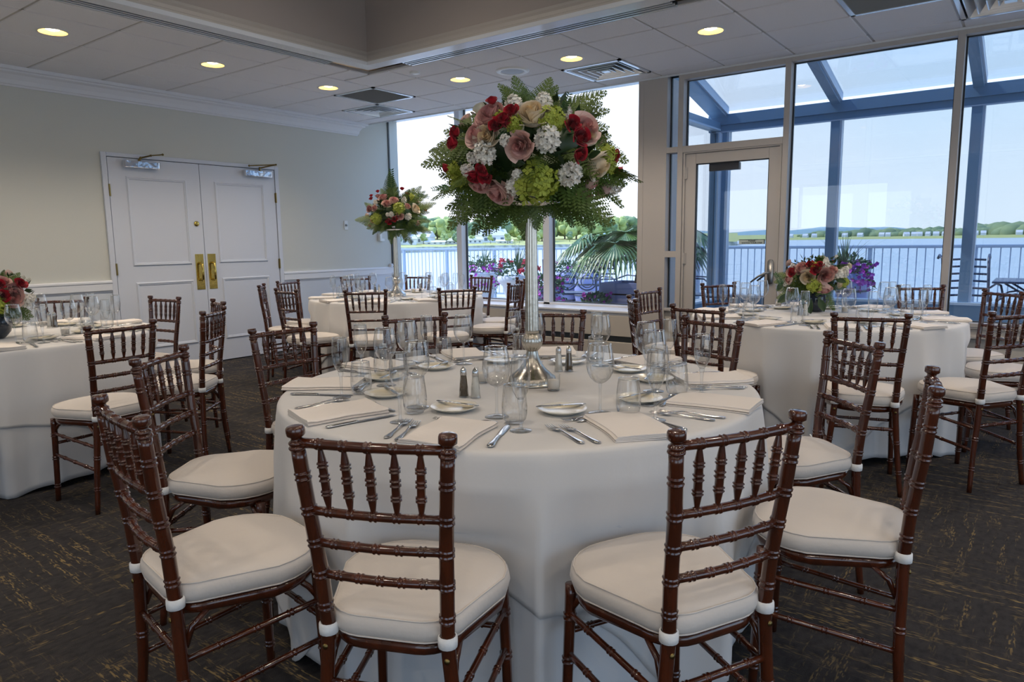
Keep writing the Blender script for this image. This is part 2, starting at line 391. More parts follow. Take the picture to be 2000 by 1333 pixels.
OX, OY = -4.95, 4.50     # outer corner of the raised coffer's border
CX1, CY1 = 3.1, -3.0
tiles = MB(); ix = -1
def put_tile(x0, x1, y0, y1):
    e = .008
    if x1 - x0 < .03 or y1 - y0 < .03: return
    a0, a1, b0, b1 = x0 + e, x1 - e, y0 + e, y1 - e; k = .007
    hole = None
    for c_ in [(d[0], d[1]) for d in DL] + list(CANS_OUT):
        if a0 + .12 < c_[0] < a1 - .12 and b0 + .12 < c_[1] < b1 - .12: hole = c_
    vs = [(a0, b0, CZ + .008), (a1, b0, CZ + .008), (a1, b1, CZ + .008), (a0, b1, CZ + .008),
          (a0 + k, b0 + k, CZ), (a1 - k, b0 + k, CZ), (a1 - k, b1 - k, CZ), (a0 + k, b1 - k, CZ)]
    fs = [(0, 4, 5, 1), (1, 5, 6, 2), (2, 6, 7, 3), (3, 7, 4, 0)]
    if hole is None: tiles.add(vs, fs + [(4, 7, 6, 5)])
    else:
        tiles.add(vs, fs); N_ = 32; ring = []; outer = []
        for q in range(N_):
            th = 2 * PI * q / N_ + PI / N_; c, s_ = math.cos(th), math.sin(th); ring.append((hole[0] + .094 * c, hole[1] + .094 * s_, CZ))
            tx = ((a1 - k - hole[0]) / c) if c > 0 else ((a0 + k - hole[0]) / c); ty = ((b1 - k - hole[1]) / s_) if s_ > 0 else ((b0 + k - hole[1]) / s_)
            t_ = min(tx, ty); outer.append([hole[0] + t_ * c, hole[1] + t_ * s_, CZ])
        for (X, Y) in ((a0 + k, b0 + k), (a1 - k, b0 + k), (a1 - k, b1 - k), (a0 + k, b1 - k)):
            q = min(range(N_), key=lambda q: (outer[q][0] - X) ** 2 + (outer[q][1] - Y) ** 2); outer[q] = [X, Y, CZ]
        tiles.add(ring + outer, [(q, N_ + q, N_ + (q + 1) % N_, (q + 1) % N_) for q in range(N_)])
        put_tile.holes.append((x0, x1, y0, y1))
    put_tile.edges.append((x0, x1, y0, y1))
put_tile.holes = []; put_tile.edges = []
for i in range(-1, 19):
    for j in range(-1, 18):
        x0 = GX0 + i * G; x1 = x0 + G; y1 = GY0 - j * G; y0 = y1 - G
        x0 = max(x0, XW + .10); x1 = min(x1, XR); y0 = max(y0, YB); y1 = min(y1, 6.49)
        if x1 <= x0 or y1 <= y0: continue
        if any(abs(GX0 + i * G - a) < .05 and abs(GY0 - j * G - b) < .05 for (a, b) in CUTS): continue
        LX, LY = -5.12, 4.665      # tiles stop at the slot diffusers
        if y0 >= LY - .01 or x1 <= LX + .01: put_tile(x0, x1, y0, y1)
        elif x0 < LX and y1 > LY:      # corner tile: two pieces
            put_tile(x0, x1, LY, y1); put_tile(x0, LX, y0, LY)
        elif x0 < LX: put_tile(x0, LX, y0, y1)
        elif y1 > LY and x0 < CX1: put_tile(x0, x1, LY, y1)
        elif x0 >= CX1 - .3: put_tile(max(x0, CX1), x1, y0, y1)
        elif y1 <= CY1 + .3: put_tile(x0, x1, y0, min(y1, CY1))
ceil = struct(tiles.build('ceiling', 'tile'))
g = MB(); done = set()
for (x0, x1, y0, y1) in put_tile.edges:
    for e in ((x0 - .012, x0 + .012, y0, y1), (x1 - .012, x1 + .012, y0, y1), (x0, x1, y0 - .012, y0 + .012), (x0, x1, y1 - .012, y1 + .012)):
        kk = tuple(round(v, 2) for v in e)
        if kk in done: continue
        done.add(kk); g.box(e[0], e[1], max(e[2], YB), min(e[3], 6.49), CZ + .007, CZ + .03)
g.build('grid', 'tbar', ceil)
struct(MB().box(XW, -3.0, 6.50, 7.1, 2.93, 3.0).box(XW, XR, 6.49, 6.502, CZ - .012, CZ + .1).build('ceiling_edge', 'glossy_white'))
# raised coffer: glossy border, moulding, faces and its own ceiling
IX, IY = -4.825, 4.375
b = MB()
b.box(OX, IX, CY1, OY, CZ - .012, CZ + .02).box(IX, CX1, IY, OY, CZ - .012, CZ + .02)
b.box(CX1 - .12, CX1, CY1, IY, CZ - .012, CZ + .02).box(IX, CX1 - .12, CY1, CY1 + .12, CZ - .012, CZ + .02)
struct(b.build('trim_3', 'glossy_white', bevel=.002))
mp = [(0, 0), (.048, 0), (.048, .016), (.040, .022), (.034, .05), (.018, .075), (.012, .095), (0, .10)]
b = MB(); n = len(mp)
corner = [(IX - .052, IY + .052), (CX1 - .062, IY + .052), (CX1 - .062, CY1 + .062), (IX - .052, CY1 + .062)]
sg = [(1, -1), (-1, -1), (-1, 1), (1, 1)]
vs = [(corner[k][0] + sg[k][0] * a, corner[k][1] + sg[k][1] * a, CZ + .018 + c) for k in range(4) for a, c in mp]
b.add(vs, [(k * n + i, k * n + (i + 1) % n, ((k + 1) % 4) * n + (i + 1) % n, ((k + 1) % 4) * n + i) for k in range(4) for i in range(n)])
struct(b.build('trim_4', 'grey_trim'))
CH = 3.75
b = MB()
b.box(OX, IX - .05, CY1, OY, CZ + .02, CH).box(IX - .05, CX1, IY + .05, OY, CZ + .02, CH).box(CX1 - .06, CX1, CY1, IY + .05, CZ + .02, CH).box(IX - .05, CX1 - .06, CY1, CY1 + .06, CZ + .02, CH)
b.box(OX, CX1, CY1, OY, CH, CH + .05)
struct(b.build('ceiling_coffer', 'coffer_paint'))

# slot diffusers beside the border
def slot(x0, x1, y0, y1, label):
    r = empty('slot_diffuser', ((x0 + x1) / 2, (y0 + y1) / 2, CZ)); tag(r, label, 'air vent', 'slot diffusers beside the raised ceiling')
    cx, cy = (x0 + x1) / 2, (y0 + y1) / 2; f = MB(); d = MB(); e = MB()
    lx, ly = (x1 - x0) / 2, (y1 - y0) / 2
    d.box(-lx, lx, -ly, ly, .006, .03)
    for k in range(4):
        if lx < ly: a = -lx + .004 + k * (2 * lx - .018) / 3; f.box(a, a + .012 + (.006 if k in (0, 3) else 0), -ly, ly, -.003, .012)
        else: a = -ly + .004 + k * (2 * ly - .018) / 3; f.box(-lx, lx, a, a + .012 + (.006 if k in (0, 3) else 0), -.003, .012)
    if lx < ly: e.box(-lx, lx, ly - .008, ly, -.003, .012)
    else: e.box(-lx, -lx + .008, -ly, ly, -.003, .012)
    d.build('plenum', 'vent_dark', r); f.build('blade', 'vent_metal', r); e.build('end_cap', 'vent_metal', r)
slot(-5.105, -4.962, CY1, 4.14, 'long dark slotted air diffuser along the raised ceiling border, on the double-door side')
slot(-4.56, -2.08, 4.515, 4.655, 'bright slotted air diffuser along the raised ceiling border, facing the windows')

# square ceiling diffusers and return grilles
def cell_c(k): return (k[0] + G / 2, k[1] - G / 2)
dl = {(-6.698, 6.254): 'square louvred ceiling diffuser in the corner by the double-door wall',
      (-3.650, 6.254): 'square louvred ceiling diffuser above the tall centre bouquet',
      (-0.602, 6.254): 'large square louvred ceiling diffuser above the big glass panes, cut by the picture top'}
rl = {(-6.088, 5.644): 'square slatted return grille beside the corner ceiling diffuser', (-1.212, 5.644): 'square slatted return grille above the glass door side'}
for k, kind in CUTS.items():
    cx, cy = cell_c(k); r = empty('ceiling_diffuser' if kind == 'diffuser' else 'return_grille', (cx, cy, CZ))
    tag(r, (dl if kind == 'diffuser' else rl)[k], 'air vent', 'square ceiling vents')
    h = G / 2 - .004
    fr = MB(); w_ = .03
    for s_ in (-1, 1):
        fr.box(min(s_ * h, s_ * (h - w_)), max(s_ * h, s_ * (h - w_)), -h, h, -.006, .02); fr.box(-h, h, min(s_ * h, s_ * (h - w_)), max(s_ * h, s_ * (h - w_)), -.006, .02)
    fr.build('frame', 'vent_metal', r); MB().box(-h, h, -h, h, .06, .07).build('duct', 'vent_dark', r)
    if kind == 'diffuser':
        for q in range(4):
            a = h - .045 - q * .062; bq = MB()
            # a sloped square louvre ring
            o_, i_ = a, a - .045; z0, z1 = .055, -.008
            vs = []
            for (rad, z) in ((i_, z0), (o_, z1), (o_ - .008, z1 - .001), (i_ - .008, z0)):
                vs += [(-rad, -rad, z), (rad, -rad, z), (rad, rad, z), (-rad, rad, z)]
            fs = []
            for lv in range(4):
                l2 = (lv + 1) % 4
                for e in range(4): fs.append((lv * 4 + e, lv * 4 + (e + 1) % 4, l2 * 4 + (e + 1) % 4, l2 * 4 + e))
            bq.add(vs, fs); bq.build('louvre', 'vent_metal', r)
        MB().box(-.035, .035, -.035, .035, -.008, .0).build('centre_plate', 'vent_metal', r)
    else:
        sl = MB()
        for q in range(26):
            a = -h + .035 + q * (2 * h - .07) / 25
            sl.add([(-h + .03, a - .003, .025), (h - .03, a - .003, .025), (h - .03, a + .004, -.002), (-h + .03, a + .004, -.002), (-h + .03, a - .001, .027), (h - .03, a - .001, .027), (h - .03, a + .006, 0), (-h + .03, a + .006, 0)],
                   [(0, 1, 2, 3), (7, 6, 5, 4), (0, 4, 5, 1), (3, 2, 6, 7), (0, 3, 7, 4), (1, 5, 6, 2)])
        sl.build('slats', 'vent_fin', r)
# round ceiling speaker and a small cover plate
r = empty('ceiling_speaker', (-3.997, 5.378, CZ)); tag(r, 'round white ceiling speaker cover between two lit downlights', 'speaker')
MB().lathe([(.0001, -.012), (.06, -.012), (.105, -.008)], 36).build('grille', 'vent_fin', r, True)
MB().lathe([(.103, -.006), (.112, -.012), (.15, -.009), (.155, 0)], 36).build('rim', 'switch_white', r, True)
tag(MB().lathe([(.0001, -.016), (.035, -.016), (.045, -.012), (.048, 0)], 24, c=(-4.716, 4.85, CZ)).build('cover_plate', 'switch_white', None, True), 'small round white cap on a tile near the raised ceiling corner', 'ceiling cap')

# recessed downlights (each with its own lamp)
can = empty('downlight', (0, 0, CZ)); R_ = .092
MB().lathe([(R_, -.001), (R_ + .014, -.004), (R_ + .018, 0)], 28).build('trim_ring', 'switch_white', can, True)
MB().lathe([(R_, -.001), (R_ - .012, .03), (R_ - .03, .06)], 28).build('reflector', 'can_reflector_glow', can, True)
MB().lathe([(.0001, .010), (.025, .012), (.045, .020), (.056, .034), (.058, .060)], 24).build('lamp', 'lamp_glow', can, True)
freeze(can)
def lamp_light(x, y, z, watt, blend=.6, ang=2.35):
    l = bpy.data.lights.new('downlight_lamp', 'SPOT'); l.energy = watt; l.color = (1.0, 0.86, 0.70); l.spot_size = ang; l.spot_blend = blend; l.shadow_soft_size = .06
    o = bpy.data.objects.new('downlight_lamp', l); COL.objects.link(o); o.location = (x, y, z - .012)
first = True
for x, y, lb in DL:
    o = can if first else copy_tree(can); first = False
    o.location = (x, y, CZ); tag(o, lb, 'downlight', 'recessed ceiling downlights'); lamp_light(x, y, CZ, 34)
for x, y in CANS_OUT:
    o = copy_tree(can); o.location = (x, y, CZ); tag(o, 'recessed downlight added outside the picture', 'downlight', 'recessed downlights added outside the picture'); lamp_light(x, y, CZ, 34)
for x in (-3.6, -1.6, .4, 2.2):  # fill cans added on the unseen coffer ceiling to light the tables
    for y in (3.2, 1.2, -.8, -2.3):
        o = copy_tree(can); o.location = (x, y, CH); tag(o, 'recessed downlight added outside the picture', 'downlight', 'recessed downlights added outside the picture'); lamp_light(x, y, CH, 35, .8, 2.6)

# ------------------------------------------------------------------ double doors
door = empty('door_1', (XW, 4.156, 0)); struct(door)
def dbox(name, m_, y0, y1, z0, z1, x0, x1, bev=0.0, par=door):
    return MB().box(x0, x1, y0 - 4.156, y1 - 4.156, z0, z1).build(name, m_, par, False, bev)
cs = MB()
for (y0, y1, z0, z1) in ((3.172, 3.222, 0, 2.185), (5.084, 5.134, 0, 2.185), (3.222, 5.084, 2.146, 2.185)):
    cs.box(0, .024, y0 - 4.156, y1 - 4.156, z0, z1)
cs.build('casing', 'door_paint', door, False, .004)
MB().box(.001, .004, -.934, .928, 0, 2.146).build('rebate', 'gasket', door)
def panel(mb, y0, y1, z0, z1, x):
    pr_ = [(0, 0), (.010, .012), (.016, .012), (.020, .007), (.028, .007), (.034, 0)]
    vs = []
    for a, h_ in pr_:
        vs += [(x + h_, y0 + a, z0 + a), (x + h_, y1 - a, z0 + a), (x + h_, y1 - a, z1 - a), (x + h_, y0 + a, z1 - a)]
    fs = [(i * 4 + e, i * 4 + (e + 1) % 4, (i + 1) * 4 + (e + 1) % 4, (i + 1) * 4 + e) for i in range(len(pr_) - 1) for e in range(4)]
    mb.add(vs, fs)
LEAF = [(3.229, 4.153, (3.388, 4.002, 1.085, 1.968), (3.401, 4.008, .240, .922)), (4.159, 5.077, (4.315, 4.928, 1.090, 1.969), (4.334, 4.935, .246, .926))]
for k, (y0, y1, pa, pb) in enumerate(LEAF):
    lf = MB().box(.004, .016, y0 - 4.156, y1 - 4.156, .012, 2.14).build('door_leaf', 'door_paint', door, False, .001)
    for q in (pa, pb):
        b = MB(); panel(b, q[0] - 4.156, q[1] - 4.156, q[2], q[3], .016); b.build('panel_moulding', 'door_paint', lf)
    hy = 3.226 if k == 0 else 5.081
    for z in (1.825, 1.06, .30):
        MB().tube([(.026, hy - 4.156, z - .058), (.026, hy - 4.156, z + .058)], .009, 8).box(.016, .02, hy - 4.156 - .012, hy - 4.156 + .012, z - .055, z + .055).build('hinge', 'old_brass', lf)
    py = 4.086 if k == 0 else 4.228
    MB().box(.016, .020, py - .046 - 4.156, py + .046 - 4.156, .812, 1.192).build('push_plate', 'brass', lf, False, .001)
    yy = py - 4.156
    MB().tube([(.02, yy, .915), (.045, yy, .915), (.066, yy, .925), (.07, yy, 1.0), (.066, yy, 1.085), (.045, yy, 1.095), (.02, yy, 1.095)], [.013, .012, .012, .011, .012, .012, .013], 10).build('pull_handle', 'brass', lf, True)
    if k == 0:
        MB().lathe([(.0001, 0), (.028, 0), (.028, .008), (.018, .012), (.012, .016), (.0001, .016)], 20).xf(Matrix.Translation((.016, 4.083 - 4.156, 1.514)) @ Matrix.Rotation(PI / 2, 4, 'Y')).build('deadbolt', 'brass', lf, True)
    cy0, cy1 = ((3.365, 3.705), (4.672, 5.012))[k]
    c = MB().box(.016, .075, cy0 - 4.156, cy1 - 4.156, 2.05, 2.118).build('door_closer', 'chrome', lf, False, .006)
    ym = (cy0 + cy1) / 2 - 4.156
    if k == 0: pts = [(.045, ym - .02, 2.118), (.05, ym, 2.150), (.10, ym + .08, 2.175), (.06, ym + .22, 2.20)]
    else: pts = [(.045, ym + .03, 2.118), (.05, ym + .03, 2.150), (.16, ym + .17, 2.19), (.06, ym - .11, 2.165)]
    MB().tube(pts[:2], .012, 8).tube(pts[1:3], .008, 6).tube(pts[2:], .007, 6).ball(pts[1], .013).ball(pts[2], .011).ball(pts[3], .012).build('closer_arm', 'old_brass', c)
r = empty('wall_switch', (XW, 6.125, 1.52)); tag(r, 'small white wall control plate with round dark knob', 'switch')
MB().box(0, .008, -.03, .03, -.058, .058).build('plate', 'switch_white', r, False, .003)
MB().lathe([(.0001, .022), (.012, .022), (.014, 0)], 16).xf(Matrix.Translation((.008, 0, 0)) @ Matrix.Rotation(PI / 2, 4, 'Y')).build('knob', 'steel', r, True)
r = empty('wall_phone', (XW, 6.70, 1.365)); tag(r, 'small white handset holder on the wall behind the far bouquet', 'phone')
MB().box(0, .045, -.03, .012, -.055, .06).build('cradle', 'switch_white', r, False, .006)
MB().box(0, .03, .012, .07, -.055, -.02).build('shelf', 'switch_white', r, False, .004)
struct(MB().box(XW + .035, XW + .05, 6.86, 6.90, .97, .985).box(XW, XW + .04, 6.86, 6.90, .955, 1.0).build('trim_5', 'white_paint', None, False, .003))

# ------------------------------------------------------------------ window wall
YG = 6.93   # glass of the recessed bay windows
lowwall = MB().box(XW, -3.293, 6.52, 7.02, 0, .53).box(-1.849, XR, 6.53, 6.62, 0, .56).box(-2.99, -2.877, 6.53, 6.60, 0, .58).build('wall_window', 'panel_beige'); struct(lowwall)
MB().box(XW, -3.293, 6.478, 6.52, .02, .225).box(XW, -3.293, 6.50, 6.52, .285, .50).build('cover_panel', 'panel_beige', lowwall, False, .004)
MB().box(XW, -3.293, 6.505, 6.52, .225, .285).build('heater_slot', 'gasket', lowwall)
struct(MB().box(XW, -3.293, 6.485, 6.84, .53, .552).box(XW, -3.293, 6.500, 6.52, .50, .53).build('sill_1', 'white_paint', None, False, .004))
struct(MB().box(-1.849, XR, 6.49, 6.53, .485, .505).box(-1.849, XR, 6.505, 6.56, .56, .60).build('sill_2', 'frame_grey', None, False, .003))
struct(MB().box(-3.293, -2.99, 6.50, 7.0, 0, CZ).box(-3.28, -3.235, 6.496, 6.5, 0, CZ).build('column_window', 'frame_grey', None, False, .003))
def window(nm, x0, x1, z0, z1, yf, yg, fr, glass, gk=.008, framemat='frame_grey'):
    """frame: list of boxes (x0,x1,z0,z1) as deep as yf..yg+.02, dark gasket and pane"""
    w = empty(nm, ((x0 + x1) / 2, yg, z0)); struct(w); cx = (x0 + x1) / 2
    m = MB()
    for a in fr: m.box(a[0] - cx, a[1] - cx, yf - yg, .03, a[2] - z0, a[3] - z0)
    if fr: m.build('window_frame', framemat, w, False, .002)
    k = MB(); d = .012
    k.box(x0 - cx, x0 - cx + d, -.014, .01, 0, z1 - z0).box(x1 - cx - d, x1 - cx, -.014, .01, 0, z1 - z0).box(x0 - cx, x1 - cx, -.014, .01, 0, gk).box(x0 - cx, x1 - cx, -.014, .01, z1 - z0 - gk, z1 - z0)
    k.build('gasket', 'gasket', w)
    MB().box(x0 - cx + .002, x1 - cx - .002, -.004, .004, .002, z1 - z0 - .002).build('pane', glass, w)
    return w
m1, m2 = (-5.993, -5.912), (-4.665, -4.58)
window('window_1', XW, m1[0], .575, 2.93, 6.83, YG, [(XW, m1[1], .552, .575), (m1[0], m1[1], .552, 2.93)], 'pane_clear', framemat='white_paint')
window('window_2', m1[1], m2[0], .575, 2.93, 6.83, YG, [(m1[1], m2[1], .552, .575), (m2[0], m2[1], .552, 2.93)], 'pane_clear', framemat='white_paint')
window('window_3', m2[1], -3.293, .575, 2.93, 6.83, YG, [(m2[1], -3.293, .552, .575)], 'pane_clear', framemat='white_paint')
YP = 6.60
window('window_4', -2.99, -2.877, .60, CZ, 6.50, YP, [(-2.99, -2.877, 2.107, 2.160), (-2.99, -2.877, 1.108, 1.168), (-2.99, -2.877, .58, .605)], 'pane_clear')
struct(MB().box(-2.877, -2.825, 6.50, 6.62, 0, CZ).build('post_1', 'frame_grey', None, False, .003))
struct(MB().box(-1.899, -1.849, 6.50, 6.62, 0, CZ).build('post_2', 'frame_grey', None, False, .003))
window('window_5', -2.825, -1.899, 2.160, CZ - .052, 6.50, YP, [(-2.825, -1.899, 2.100, 2.160), (-2.825, -1.899, CZ - .055, CZ)], 'pane_clear')
for k, x0 in enumerate((-1.849, -.587, .725, 1.99)):
    x1 = (-.637, .675, 1.94, 3.3)[k]
    window('window_%d' % (6 + k), x0, x1, .605, CZ - .045, 6.50, YP, [(x0, x1, CZ - .045, CZ), (x1, x1 + .05, .56, CZ), (x0, x1, .575, .605)], 'pane_clear')
struct(MB().box(3.35, XR, 6.5, 6.6, 0, CZ).build('wall_window_end', 'wall_paper'))
# glass door
gd = empty('door_2', (-2.825, 6.55, 0)); struct(gd); ox = -2.825
leaf = MB(); L0, L1 = -2.802 - ox, -1.922 - ox; A0, A1 = -2.699 - ox, -2.017 - ox
leaf.box(L0, A0, -.025, .025, .01, 2.086).box(A1, L1, -.025, .025, .01, 2.086).box(A0, A1, -.025, .025, 1.988, 2.086).box(A0, A1, -.025, .025, .01, .26)
leaf = leaf.build('door_leaf', 'frame_grey', gd, False, .003)
MB().box(A0, A1, -.004, .004, .26, 1.988).build('pane', 'pane_clear', leaf)
MB().box(A0, A0 + .01, -.014, .012, .26, 1.988).box(A1 - .008, A1, -.014, .012, .26, 1.988).box(A0, A1, -.014, .012, 1.98, 1.988).build('gasket', 'gasket', leaf)
MB().box(L0 - .018, L0, -.04, .02, 0, 2.10).box(L1, L1 + .018, -.04, .02, 0, 2.10).box(L0, L1, -.04, .02, 2.088, 2.102).build('jamb', 'frame_grey', gd)
for z0, z1 in ((1.853, 1.962), (1.045, 1.150), (.25, .35)):
    MB().box(-2.806 - ox, -2.780 - ox, -.034, -.025, z0, z1).tube([(-2.80 - ox, -.038, z0), (-2.80 - ox, -.038, z1)], .008, 8).build('hinge', 'frame_grey', leaf, False, .001)
MB().box(-2.585 - ox, -2.300 - ox, .012, .07, 1.915, 1.982).build('door_closer', 'closer_bronze', leaf, False, .004)
hx = -1.968 - ox
MB().prism([(hx + .026 * math.cos(a * PI / 12), .14 * (1 if math.sin(a * PI / 12) > 0 else -1) * .62 + .026 * math.sin(a * PI / 12)) for a in range(24)], 0, .012).xf(Matrix.Translation((0, -.025, .98)) @ Matrix.Rotation(PI / 2, 4, 'X')).build('handle_plate', 'steel', leaf, True)
MB().tube([(hx, -.03, .975), (hx, -.075, .975), (hx - .03, -.085, .97), (hx - .09, -.08, .94), (hx - .16, -.075, .885)], [.010, .011, .011, .010, .008], 8).build('lever_handle', 'steel', leaf, True)
MB().tube([(hx, .03, .975), (hx, .075, .975), (hx - .09, .08, .94), (hx - .15, .075, .89)], [.010, .011, .010, .008], 8).build('lever_handle', 'closer_bronze', leaf, True)
sg_ = empty('door_sign', (-2.150, 6.538, 1.252)); tag(sg_, 'small grey sign on the glass door asking to watch the step', 'sign')
MB().box(-.118, .118, 0, .003, -.022, .022).build('plate', 'sign_plate', sg_)
MB().box(.110, .118, -.002, 0, -.022, .022).box(-.118, .118, -.002, 0, .018, .022).build('edge', 'sign_ink', sg_)
for txt, z in (('PLEASE', .001), ('WATCH YOUR STEP', -.0175)):
    c = bpy.data.curves.new('lettering', 'FONT'); c.body = txt; c.size = .0195; c.align_x = 'CENTER'; c.extrude = .0004; c.space_character = 1.08; c.offset = .0006
    c.materials.append(M['sign_ink']); o = bpy.data.objects.new('lettering', c); COL.objects.link(o); o.parent = sg_
    bpy.context.view_layer.update()
    me_ = bpy.data.meshes.new_from_object(o); bpy.data.objects.remove(o); o = bpy.data.objects.new('lettering', me_); COL.objects.link(o); o.parent = sg_
    o.rotation_euler = (PI / 2, 0, 0); o.location = (0, -.001, z)

# walls behind and beside the camera: one window known from its reflection, two added for fill light
rw = MB().box(XW, -6.4, YB - .1, YB, 0, 3).box(-2.8, .2, YB - .1, YB, 0, 3).box(4.3, XR, YB - .1, YB, 0, 3).box(.2, 4.3, YB - .1, YB, 0, .3).box(.2, 4.3, YB - .1, YB, 2.7, 3).box(-6.4, -2.8, YB - .1, YB, 0, 1.5).box(-6.4, -2.8, YB - .1, YB, 2.45, 3)
struct(rw.build('wall_rear', 'wall_paper'))
window('window_10', -6.4, -2.8, 1.5, 2.45, YB - .02, YB - .05, [(-4.64, -4.56, 1.5, 2.45)], 'pane_clear')
window('window_12', .2, 4.3, .3, 2.7, YB - .02, YB - .05, [(1.5, 1.56, .3, 2.7), (2.9, 2.96, .3, 2.7)], 'pane_clear')  # added unseen window, frontal fill for flowers and chair backs
rw = MB().box(XR, XR + .1, YB, -2.4, 0, 3).box(XR, XR + .1, 4.4, 6.6, 0, 3).box(XR, XR + .1, -2.4, 4.4, 0, .3).box(XR, XR + .1, -2.4, 4.4, 2.75, 3)
struct(rw.build('wall_right', 'wall_paper'))
w = empty('window_11', (XR + .05, 1.0, .3)); struct(w)  # unseen side window added for fill light
MB().box(-.004, .004, -3.4, 3.4, 0, 2.45).build('pane', 'pane_clear', w)
MB().box(-.05, .05, -1.2, -1.12, 0, 2.45).box(-.05, .05, 1.12, 1.2, 0, 2.45).build('window_frame', 'frame_grey', w)
struct(MB().box(XW - .12, XR + .1, YB - .1, 7.1, CH + .06, CH + .12).box(XW - .12, OX, YB - .1, 7.1, 3.0, CH + .1).box(OX, XR + .1, OY, 6.62, CZ + .1, CH + .1).box(CX1, XR + .1, YB - .1, OY, CZ + .1, CH + .1).box(OX, CX1, YB - .1, CY1, CZ + .1, CH + .1).build('roof', 'coffer_paint'))
# ================================================================== OUTSIDE: sunroom, deck, bay
YS = 8.26
sr = empty('sunroom', (0, YS, 0)); struct(sr)
XS = (-3.14, -1.875, -.61, .655, 1.92, 3.185)
# floor, low outer wall, posts, eaves beam, rafters, side wall
MB().box(-3.2, 3.3, 6.62 - YS, .06, -.05, 0.0).build('sunroom_floor', 'deck', sr)
b = MB().box(-3.25, 3.3, 0, .12, 0, .60).box(-3.25, -3.13, 6.62 - YS, 0, 0, .55)
b.build('low_wall', 'sunroom_metal', sr)
MB().box(-3.27, 3.3, -.03, .14, .60, .625).box(-3.27, -3.11, 6.62 - YS, 0, .55, .575).build('sill', 'sunroom_light', sr)
for i, x in enumerate(XS):
    w_ = .11 if i == 0 else .045
    MB().box(x - w_, x + (.09 if i == 0 else w_), 0, .12, .60, 2.52).build('post', 'sunroom_metal', sr, False, .004)
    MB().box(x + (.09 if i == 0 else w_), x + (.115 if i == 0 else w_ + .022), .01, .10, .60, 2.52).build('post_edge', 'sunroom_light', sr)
MB().box(-3.27, 3.3, -.02, .14, 2.59, 2.71).box(-3.27, 3.3, .0, .12, 2.52, 2.59).build('eaves_beam', 'sunroom_metal', sr, False, .004)
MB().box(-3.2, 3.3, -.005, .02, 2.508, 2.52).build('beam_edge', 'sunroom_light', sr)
RZ1, RZ0 = 3.06, 2.66
def rafter(x, w_, nm='rafter'):
    a0 = 6.62 - YS; d = .13
    MB().add([(x - w_, a0, RZ1), (x + w_, a0, RZ1), (x + w_, .05, RZ0), (x - w_, .05, RZ0), (x - w_, a0, RZ1 + d), (x + w_, a0, RZ1 + d), (x + w_, .05, RZ0 + d), (x - w_, .05, RZ0 + d)],
             [(0, 1, 2, 3), (7, 6, 5, 4), (0, 4, 5, 1), (3, 2, 6, 7), (0, 3, 7, 4), (1, 5, 6, 2)]).build(nm, 'sunroom_metal', sr, False, .004)
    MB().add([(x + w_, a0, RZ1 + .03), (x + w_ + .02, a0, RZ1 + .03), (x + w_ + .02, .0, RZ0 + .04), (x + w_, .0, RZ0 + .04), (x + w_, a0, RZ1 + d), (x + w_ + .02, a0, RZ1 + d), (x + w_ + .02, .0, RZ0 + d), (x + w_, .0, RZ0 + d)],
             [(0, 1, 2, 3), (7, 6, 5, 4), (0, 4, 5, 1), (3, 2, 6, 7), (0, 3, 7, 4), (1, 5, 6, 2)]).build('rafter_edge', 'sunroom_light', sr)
for i, x in enumerate(XS): rafter(x, .09 if i == 0 else .045)
for i in range(5):
    x0, x1 = XS[i] + .05, XS[i + 1] - .04; a0 = 6.62 - YS
    MB().add([(x0, a0, RZ1 + .10), (x1, a0, RZ1 + .10), (x1, .06, RZ0 + .09), (x0, .06, RZ0 + .09), (x0, a0, RZ1 + .11), (x1, a0, RZ1 + .11), (x1, .06, RZ0 + .10), (x0, .06, RZ0 + .10)],
             [(0, 1, 2, 3), (7, 6, 5, 4), (0, 4, 5, 1), (3, 2, 6, 7), (0, 3, 7, 4), (1, 5, 6, 2)]).build('roof_pane', 'pane_tint', sr)
    MB().box(x0, x1, .05, .06, .625, 2.52).build('wall_pane', 'pane_tint', sr)
MB().box(-3.24, -3.12, 6.62 - YS, 0, 2.55, 2.62).box(-3.24, -3.12, 6.62 - YS, 6.70 - YS, .575, 3.0).build('side_rail', 'sunroom_metal', sr)
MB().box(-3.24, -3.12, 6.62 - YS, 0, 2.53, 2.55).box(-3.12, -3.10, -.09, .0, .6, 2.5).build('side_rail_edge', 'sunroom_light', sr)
MB().box(-3.185, -3.175, 6.62 - YS, 0, .575, 2.55).build('wall_pane', 'pane_tint', sr)
struct(MB().box(-3.29, XR, 6.62, 6.64, CZ, 3.15).build('flashing', 'sunroom_metal'))

struct(MB().box(-19, -3.27, 6.6, 12.45, -.15, .05).box(-3.27, 14, 8.40, 12.45, -.15, .05).box(XW - 12, XW - .12, YB, 6.6, -.15, .05).build('deck', 'deck'))
YRL = 12.3
rl_ = empty('deck_railing', (-5, YRL, .05)); tag(rl_, 'long pale blue metal railing along the deck edge before the water', 'railing')
def xr(a): return a + 5
MB().box(xr(-19), xr(14), -.035, .035, 1.055, 1.105).build('top_rail', 'rail_paint', rl_, False, .012)
MB().box(xr(-19), xr(14), -.02, .02, .085, .12).build('bottom_rail', 'rail_paint', rl_)
posts = [-16.73, -15.325, -13.92, -12.515, -11.11, -9.705, -8.30, -6.895, -5.0, -3.59, -2.184, -.796, .61, 2.0, 3.4]
for x in posts: MB().box(xr(x) - .028, xr(x) + .028, -.028, .028, 0, 1.06).build('railing_post', 'rail_paint', rl_)
bm = MB().tube([(0, 0, .11), (0, 0, 1.06)], .0085, 6, False); first_b = bm.build('baluster', 'rail_paint', rl_)
rest = MB(); cnt = 0
x = -18.9
